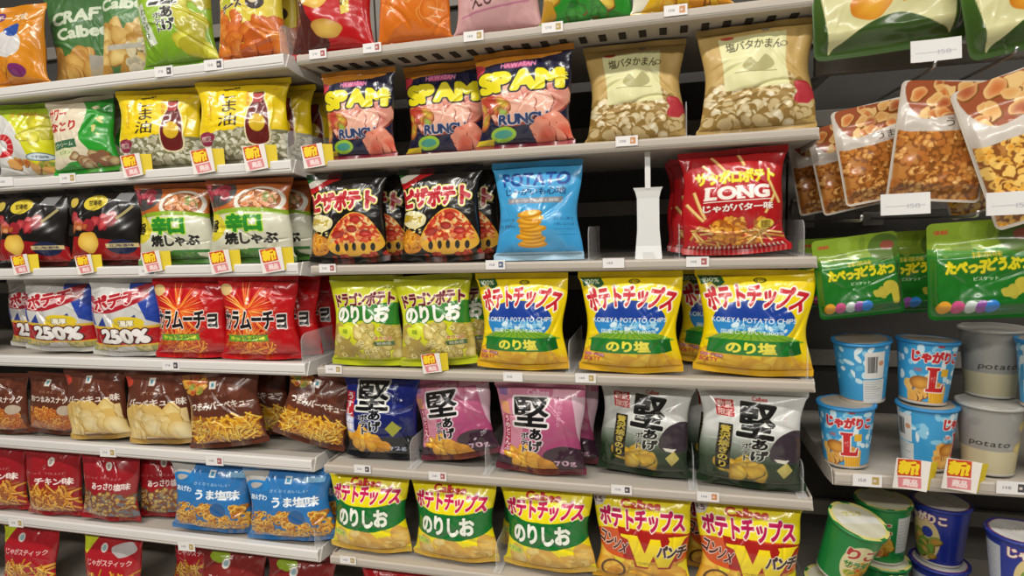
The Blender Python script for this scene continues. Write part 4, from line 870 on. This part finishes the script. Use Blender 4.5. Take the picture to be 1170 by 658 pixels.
# row 2
T1, U1 = ('C', 1), ('L', 1)
g = 'packets on the second shelf of the left bay'
P('shr', 28, 205, U1, 'yellow and white shrimp packet with a big red prawn', g, yaw=8)
P('grc', 93, 197, U1, 'green and cream sour packet with red lettering', g, yaw=8, roll=-4, behind=((.09, .07, 'green packet half hidden in shadow behind the cream fronted one'),))
P('ses', 180, 190, U1, 'yellow sesame oil popcorn packet with brown bottle, the left one', g, yaw=9, behind=((.06, .07, 'yellow sesame oil packet tucked in behind the left front one'),))
P('ses', 276, 188, U1, 'yellow sesame oil popcorn packet with brown bottle, the right one', g, yaw=9, sc=1.02, behind=((.075, .062, 'yellow sesame oil packet directly behind the right front one'), (.15, .13, 'rearmost yellow sesame oil packet, showing only its right side')))
g = 'packets on the second shelf of the middle bay'
P('spm', 408, 188, T1, 'navy meat flavour packet at the left end with yellow lettering and green oval', g, sc=.9)
P('spm', 500, 180, T1, 'navy meat flavour packet in the middle of three with yellow lettering', g, sc=.98, Y=1.1)
P('spm', 597, 172, T1, 'navy meat flavour packet on the right with an orange upper edge', g, sc=1.08, yaw=-2)
P('but', 724, 160, T1, 'pale tan butter snack packet with a cream panel, the left and further back one', g, Y=1.1, sc=.96)
P('but', 864, 155, T1, 'large pale tan butter snack packet with a cream panel at the shelf end', g, sc=.99, yaw=-4)
# row 3
T2, U2 = ('C', 2), ('L', 2)
g = 'packets on the third shelf of the left bay'
P('bpc', 38, 305, U2, 'black and red chip packet with a gold oval, leftmost', g, yaw=7)
P('bpc', 122, 305, U2, 'black and red chip packet with a gold oval, second from the left edge', g, yaw=7, sc=.98, behind=((.05, .07, 'black and red packet standing behind the second one'),))
P('shb', 201, 303, U2, 'brown and cream grilled meat packet with green characters, the left one', g, yaw=8, sc=.97, behind=((.06, .065, 'grilled meat packet standing behind the left one'),))
P('shb', 287, 303, U2, 'large brown and cream grilled meat packet, the right one with a white bowl', g, yaw=7, sc=1.03, behind=((.055, .06, 'grilled meat packet just behind the right one'), (.095, .12, 'rearmost grilled meat packet at the end of its shelf')))
g = 'packets on the third shelf of the middle bay'
P('piz', 398, 300, T2, 'black pizza flavour packet with red lettering, the left one', g, yaw=1, behind=((.045, .06, 'black pizza packet peeping out behind the left pizza packet'),))
P('piz', 504, 298, T2, 'black pizza flavour packet with red lettering, the right one', g, yaw=-2, sc=.98, behind=((.04, .062, 'black pizza packet peeping out behind the right pizza packet'),))
P('blu', 614, 295, T2, 'plain light blue potato packet with a stack of chips', g, yaw=0)
P('lng', 841, 292, T2, 'red fries packet with large white letters, alone on the right', g, yaw=-1, roll=-2, behind=((-.03, .06, 'dark red fries packet standing behind and left of the front one'), (-.04, .12, 'third red fries packet farthest back in its row')))
# row 4
T3, U3 = ('C', 3), ('L', 3)
g = 'packets on the fourth shelf of the left bay'
P('mut', -55, 396, U3, 'white, red and blue packet with only its right edge in the photo', g, yaw=6)
P('mut', 18, 400, U3, 'white, red and blue 250 percent packet cut by the left edge', g, yaw=6, Y=1.12)
P('mut', 64, 402, U3, 'white, red and blue 250 percent packet, overlapping the leftmost one', g, yaw=8, Y=1.068, roll=2, sc=.98)
P('mut', 150, 407, U3, 'white, red and blue 250 percent packet beside the red chilli packets', g, yaw=6, sc=.95, behind=((-.05, .06, 'white and blue packet in shadow behind the 250 percent packets'),))
P('kar', 222, 410, U3, 'red chilli chip packet with black lettering, the left one', g, yaw=7, sc=1.)
P('kar', 299, 413, U3, 'red chilli chip packet with black lettering, the right one', g, yaw=6, behind=((.085, .05, 'red chilli packet directly behind the right one'), (.14, .1, 'rearmost red chilli packet, near the middle bay')))
g = 'packets on the fourth shelf of the middle bay'
P('drg', 421, 415, T3, 'pale green seaweed puff packet, the left and straighter one', g, yaw=2)
P('drg', 502, 417, T3, 'pale green seaweed puff packet, the leaning right one', g, yaw=4, roll=-3, behind=((.04, .06, 'pale green seaweed packet in shadow behind the leaning one'),))
P('koi', 597, 421, T3, 'yellow packet with blue oval and green label, the left of three', g, yaw=-1, sc=.96)
P('koi', 720, 426, T3, 'yellow packet with blue oval and green label, in the middle between dark gaps', g, yaw=-1, sc=.99)
P('koi', 858, 431, T3, 'yellow packet with blue oval and green label, rightmost and largest', g, yaw=-6, sc=1.03, roll=1, behind=((-.055, .072, 'yellow blue oval packet half hidden behind the rightmost one'),))
# row 5
T4, U4 = ('C', 4), ('L', 4)
g = 'packets on the fifth shelf of the left bay'
P('br1', 8, 498, U4, 'brown snack packet with ring pieces cut by the left edge', g, yaw=6, sc=.84)
P('br1', 60, 500, U4, 'brown snack packet with small brown pieces, second from the left edge', g, yaw=6, roll=3, Y=1.06, sc=.84)
P('br0', 118, 508, U4, 'brown packet showing pale potato chips, the left and narrower one', g, yaw=6, roll=-3, sc=.95)
P('br0', 190, 515, U4, 'brown packet showing pale potato chips, the right one', g, yaw=5, roll=-2, sc=1.03)
P('br2', 264, 520, U4, 'brown packet showing thin yellow sticks, upright beside the chip packets', g, yaw=10, roll=-5, sc=1.03, behind=((.05, .075, 'brown stick packet in shadow behind the upright one'),))
P('br2', 349, 527, U4, 'brown packet with yellow sticks slumped sideways at the shelf end', g, yaw=14, roll=18, sc=.9, Y=1.062)
g = 'hard chip packets on the fifth shelf of the middle bay'
P('kb', 433, 519, T4, 'navy blue hard chip packet with black brush characters', g, yaw=3, Y=1.075)
P('kp', 524, 531, T4, 'magenta pink hard chip packet leaning to its left, corner sticking out', g, yaw=-6, roll=-11, Y=1.066, lean=6)
P('kp', 617, 543, T4, 'magenta pink hard chip packet standing straight, the right one', g, yaw=-2, Y=1.055, sc=1., behind=((.03, .06, 'pink hard chip packet standing behind the right one'),))
P('kg', 735, 549, T4, 'white and dark green hard chip packet, the left one set further back', g, yaw=-5, roll=2, Y=1.078, sc=1.02)
P('kg', 857, 560, T4, 'white and dark green hard chip packet at the right shelf end', g, yaw=-4, roll=1, Y=1.056, sc=1.06, behind=((-.04, .06, 'white and green packet standing behind the one at the shelf end'),))
# row 6
T5, U5 = ('C', 5), ('L', 5)
g = 'packets on the sixth shelf of the left bay'
P('rd0', 4, 588, U5, 'red chicken flavour packet with noodle sticks cut by the left edge', g, yaw=6, sc=.95)
P('rd0', 66, 592, U5, 'red chicken flavour packet with noodle sticks, beside the leftmost one', g, yaw=6, Y=1.05, sc=.93)
P('rd1', 128, 598, U5, 'red light salt packet showing puffed pieces, the left one', g, yaw=6, roll=2, sc=.9, Y=1.05)
P('rd1', 180, 606, U5, 'red light salt packet showing puffed pieces, next to the blue packets', g, yaw=6, roll=-4, sc=.95, Y=1.09)
P('bsn', 245, 616, U5, 'sky blue snack packet with golden pieces, the left one', g, yaw=6, roll=2)
P('bsn', 335, 627, U5, 'sky blue snack packet with golden pieces, the right one at the shelf end', g, yaw=5, sc=1.03, roll=-2, behind=((.06, .06, 'blue snack packet in shadow behind the right one'),))
g = 'packets on the sixth shelf of the middle bay'
P('nori', 423, 637, T5, 'yellow seaweed salt packet with a green wavy band, the left one', g, yaw=2)
P('nori', 520, 646, T5, 'yellow seaweed salt packet with a green wavy band, the second one', g, yaw=-2, sc=1.02, roll=-1)
P('nori', 627, 655, T5, 'yellow seaweed salt packet with a green wavy band, the third one', g, yaw=-4, sc=1.02, roll=-2, behind=((-.05, .06, 'yellow seaweed salt packet in shadow behind the third one'),))
P('wp', 733, 665, T5, 'yellow and red consomme packet with big letter W, the left one', g, yaw=-2, sc=1.02)
P('wp', 853, 675, T5, 'yellow and red consomme packet with big letter W, at the shelf end', g, yaw=-3, sc=1.02, behind=((-.035, .06, 'yellow and red W packet standing behind the one at the shelf end'),))
# row 7, cut by the bottom edge
T6, U6 = ('C', 6), ('L', 6)
g = 'packets at the bottom edge of the photo'
P('rs0', -38, 686, U6, 'dark red packet whose right edge shows at the bottom left corner', g, yaw=5, lean=9, sc=.93)
P('rs0', 36, 690, U6, 'dark red packet with a yellow green corner, leftmost along the bottom edge', g, yaw=5, lean=9, sc=.93)
P('rs1', 130, 700, U6, 'dark red packet with a grey curved mark, second along the bottom edge', g, yaw=5, lean=9, sc=.93)
P('rs0', 200, 706, U6, 'dark red packet with yellow green corner, third along the bottom edge', g, yaw=5, lean=7, Y=1.135, sc=.93)
P('rs2', 268, 712, U6, 'brownish red curry packet, fourth along the bottom edge', g, yaw=5, lean=9, sc=.93)
P('rs2', 345, 722, U6, 'brownish red curry packet, at the end of the lowest left shelf', g, yaw=5, lean=9, sc=.93)
P('rlw', 455, 740, T6, 'bright red packet at the bottom edge under the yellow seaweed packets', g, yaw=2, sc=1.0)
# ------------------------------------------------------------------ right bay: hooks and hanging pouches
Q = dict(bis=biscuit(), grn=greenpouch(), nut=nutpouch(0), nut2=nutpouch(1))
def hook(px, py, Y0, label, n=1):
    p = at(px, py, Y0); L = YB-.014-Y0; o = empty('display_hook', (p.x, Y0, p.z)); tag(o, label, 'hook', 'pouch hooks of the right bay')
    m = MB(); m.tube([(0, 0, .008), (0, .004, .001), (0, .012, 0), (0, L, 0)], .0024); m.build('arm', 'hook_metal', o, smooth=True)
    m = MB(); m.box((-.02, L-.004, -.014), (.02, L, .014)); m.build('mount', 'grey_bar', o, bevel=.002); return o
def hang(k, px, py, Y, label, group, yaw=0, roll=0, sc=1., lean=0):
    p = at(px, py, Y); return put(Q[k], p, yaw, lean, roll, label, 'snack pouch', group, sc)
def bar(px0, py, Y, h, label):
    a, b_ = at(px0, py, Y), 1.14; o = empty('display_rail', (a.x, Y, a.z)); tag(o, label, 'display rail', 'grey rails behind the pouches')
    m = MB(); m.box((0, 0, -h/2), (b_-a.x, .02, h/2)); m.build('rail_bar', 'grey_bar', o, bevel=.003)
    m = MB(); m.box((.002, -.001, h/2-.006), (b_-a.x-.002, .004, h/2-.001)); m.build('rail_lip', 'white_plastic', o)
    for x in (.03, b_-a.x-.03):
        m = MB(); m.box((x-.008, .02, -.006), (x+.008, YB-.001-Y-.014, .006)); m.build('bracket', 'grey_bar', o)
bar(932, 74, 1.12, .034, 'upper grey display rail behind the large green pouches')
bar(905, 236, 1.24, .03, 'lower grey display rail behind the green biscuit pouches')
g = 'large green pouches at the top right'
hang('grn', 1014, 60, 1.03, 'large green pouch with a cream panel of fries, left of two at the top', g, sc=1.0, roll=-3)
hang('grn', 1100, 32, 1.11, 'large green pouch hanging behind and between the front two', g, sc=.95)
hang('grn', 1206, 48, .985, 'large green pouch with a cream panel, cut by the top right corner', g, sc=1., roll=-10)
g = 'clear fronted fried snack pouches'
hang('nut', 1064, 230, 1.0, 'clear fronted pouch of golden fried pieces, frontmost of its hook', g, roll=5, sc=(.8, .8, .84), lean=-3)
hang('nut', 1012, 228, 1.045, 'clear fronted pouch of fried pieces, second on its hook', g, roll=-10, sc=.74)
hang('nut', 982, 238, 1.1, 'clear fronted pouch of fried pieces, third on its hook', g, roll=-12, sc=.72)
hang('nut', 952, 240, 1.16, 'clear fronted pouch of fried pieces, rearmost and darkest on its hook', g, roll=-10, sc=.72)
hang('nut2', 1116, 212, 1.12, 'golden snack pouch hanging behind the fried piece pouches, half hidden', g, roll=-12, sc=.78)
hang('nut2', 1143, 236, 1.06, 'golden snack pouch turned aslant beside the right edge', g, roll=-18, sc=.85, yaw=-8)
hang('nut2', 1212, 243, .965, 'golden snack pouch with meat picture, frontmost at the right edge', g, roll=-18, sc=1., yaw=-4)
g = 'green biscuit pouches'
hang('bis', 985, 361, 1.04, 'green biscuit pouch with yellow lettering, the left and smaller one', g, roll=-7, sc=.92, yaw=-2)
hang('bis', 1037, 357, 1.12, 'green biscuit pouch in shadow hanging between the two front ones', g, roll=-2, sc=.98)
hang('bis', 1122, 364, .99, 'green biscuit pouch with yellow lettering, the large right one', g, roll=-3, sc=1.02, yaw=-2)
hang('bis', 955, 352, 1.18, 'green biscuit pouch hanging behind the left one, edge visible', g, roll=-2, sc=.92)
for px, py, Y, l in ((1069, 76, .985, 'metal hook over the fried piece pouches'), (1162, 60, .975, 'metal hook over the golden pouches at the right edge'), (985, 252, 1.01, 'metal hook holding the left biscuit pouch'), (1118, 247, .965, 'metal hook holding the right biscuit pouch')): hook(px, py, Y, l)
_ht = None
for px, py, Y, l in ((1069, 57, .985, 'white price tag hanging below the left large green pouch'), (1034, 233, .965, 'white price tag on the hook end over the left biscuit pouch'), (1158, 232, .925, 'white price tag at the right edge over the right biscuit pouch')):
    if _ht is None:
        a = Art(.062, .03, 'dcdad8', .7, 3); a.line(.1, .4, .9, .42, .03, 'c2c2c4'); a.text('158', .55, .3, .8, .5, 'a8a8b0', .0); _ht = plate(a, .0012, .003, 'tag_card')
        m = MB(); m.box((-.028, .0014, -.013), (.028, .004, .013)); m.tube([(0, .004, 0), (0, .05, 0)], .0022); _hh = m.mesh('tag_holder', 'clear_plastic')
    o = empty('hook_price_tag', at(px, py, Y)); link('tag_card', _ht, o); link('tag_holder', _hh, o); o.rotation_euler = (math.radians(-4), math.radians(-1), 0); tag(o, l, 'price tag', 'price tags on hook ends')
# ------------------------------------------------------------------ cups
CU = dict(j=cup(jaga()), j2=cup(jaga(2)), gy=cup(greycup(), .034, .0445, .112), gn=cup(greencup(), .034, .0435, .106), bl=cup(bluecup(), .034, .0435, .106))
def cupat(k, px, Y, z, spin, label, group, tx=0, ty=0, pz=None):
    pr = CU[k]; # px: image column of the cup's axis at its middle
    lo = 500.
    for _ in range(3):
        p = at(px, lo, Y); d = _f.y; lo = 329-FPX*((Vector((p.x, Y, z+pr['h']/2-CAMZ)).dot(_u))/(Vector((p.x, Y, z+pr['h']/2-CAMZ)).dot(_f)))
    o = empty('snack_cup', (at(px, lo, Y).x, Y, z), (math.radians(tx), math.radians(ty), math.radians(spin)))
    o.rotation_mode = 'XYZ'
    R = Matrix.Rotation(math.radians(tx), 3, 'X') @ Matrix.Rotation(math.radians(ty), 3, 'Y') @ Matrix.Rotation(math.radians(spin), 3, 'Z'); o.rotation_euler = R.to_euler('XYZ')
    for n, me in pr['parts']: link(n, me, o)
    tag(o, label, 'snack cup', group); return o
zr = ZT[('R', 0)]+.001; g = 'snack cups on the right bay shelf'
cupat('j', 967, 1.085, zr, -10, 'light blue potato stick cup with big red L, lower left front', g, ty=-1)
cupat('j', 986, 1.105, zr+.1055, 150, 'light blue cup turned to show its bar code, stacked on the left', g, tx=3, ty=-3)
cupat('j2', 1058, 1.095, zr, 62, 'light blue cup showing red letters and a stick, lower second', g)
cupat('j', 1055, 1.1, zr+.1055, 0, 'light blue potato stick cup with big red L, upper second', g, tx=-2, ty=3)
cupat('gy', 1130, 1.09, zr, -5, 'grey potato cup with small handwriting, lower right', g)
cupat('gy', 1132, 1.13, zr+.1135, 10, 'grey potato cup in shadow stacked on the right, further back', g)
cupat('gy', 1214, 1.07, zr, 60, 'grey cup cut by the right edge of the photo, lower', g); cupat('j2', 1200, 1.06, zr+.114, 80, 'pale blue cup cut by the right edge, stacked on a grey one', g)
zu = at(960, 590, 1.07).z-.106; zl = zu-.1075
print('ZU', zu, zl, 'shelf', zl)
shelf(.262, 1.14, zl-.023, .022, 'rail_white', 'lower white shelf of the right bay under the green and dark blue cups', yf=1.0)
g = 'green and dark blue cups at the bottom right'
cupat('gn', 952, 1.065, zl, 20, 'green salad flavour cup cut by the bottom edge, under the upper left green cup', g)
cupat('gn', 958, 1.07, zu+.011, 22, 'green salad flavour cup with tilted white lid, upper left', g, tx=12, ty=13)
cupat('gn', 1006, 1.15, zl, 10, 'green cup hidden low behind the front lids', g); cupat('gn', 1008, 1.155, zu, -20, 'green cup in shadow behind, between the green and blue cups', g)
cupat('gn', 1022, 1.04, zl+.012, -20, 'green cup seen from above by its pale lid, bottom middle', g, tx=12, ty=12)
cupat('bl', 1072, 1.16, zl, 30, 'dark blue cup low in the back, mostly hidden', g); cupat('bl', 1074, 1.165, zu, -60, 'dark blue cup in shadow stacked at the back with white side panel', g)
cupat('bl', 1098, 1.04, zl+.012, -20, 'dark blue cup seen from above by its pale lid, bottom right', g, tx=12, ty=12)
cupat('bl', 1172, 1.06, zl, 10, 'dark blue cup at the bottom right corner, under the upright one', g); cupat('bl', 1164, 1.07, zu, 5, 'upright dark blue cup with cream oval at the right edge, below the price tag', g)
# ------------------------------------------------------------------ light: ceiling tubes of the shop and its bright interior
def lamp(x, y, sx, sy, e, col=(1, .955, .88)):
    l = bpy.data.lights.new('ceiling_light', 'AREA'); l.shape = 'RECTANGLE'; l.size = sx; l.size_y = sy; l.energy = e; l.color = col
    o = bpy.data.objects.new('ceiling_light', l); C.objects.link(o); o.location = (x, y, 2.75)
lamp(-1.6, .1, 1.2, .1, 22); lamp(-.1, .1, 1.2, .1, 22); lamp(1.4, .1, 1.2, .1, 14)
lamp(-1.6, -1.5, 1.2, .2, 42); lamp(-.1, -1.5, 1.2, .2, 42); lamp(1.4, -1.5, 1.2, .2, 30)
w = bpy.data.worlds.new('shop'); bpy.context.scene.world = w; w.use_nodes = True; bg = w.node_tree.nodes['Background']; bg.inputs[0].default_value = (1, .97, .93, 1); bg.inputs[1].default_value = .085
for l, n in LAB.items():
    if n > 1: print('DUPLABEL', l)
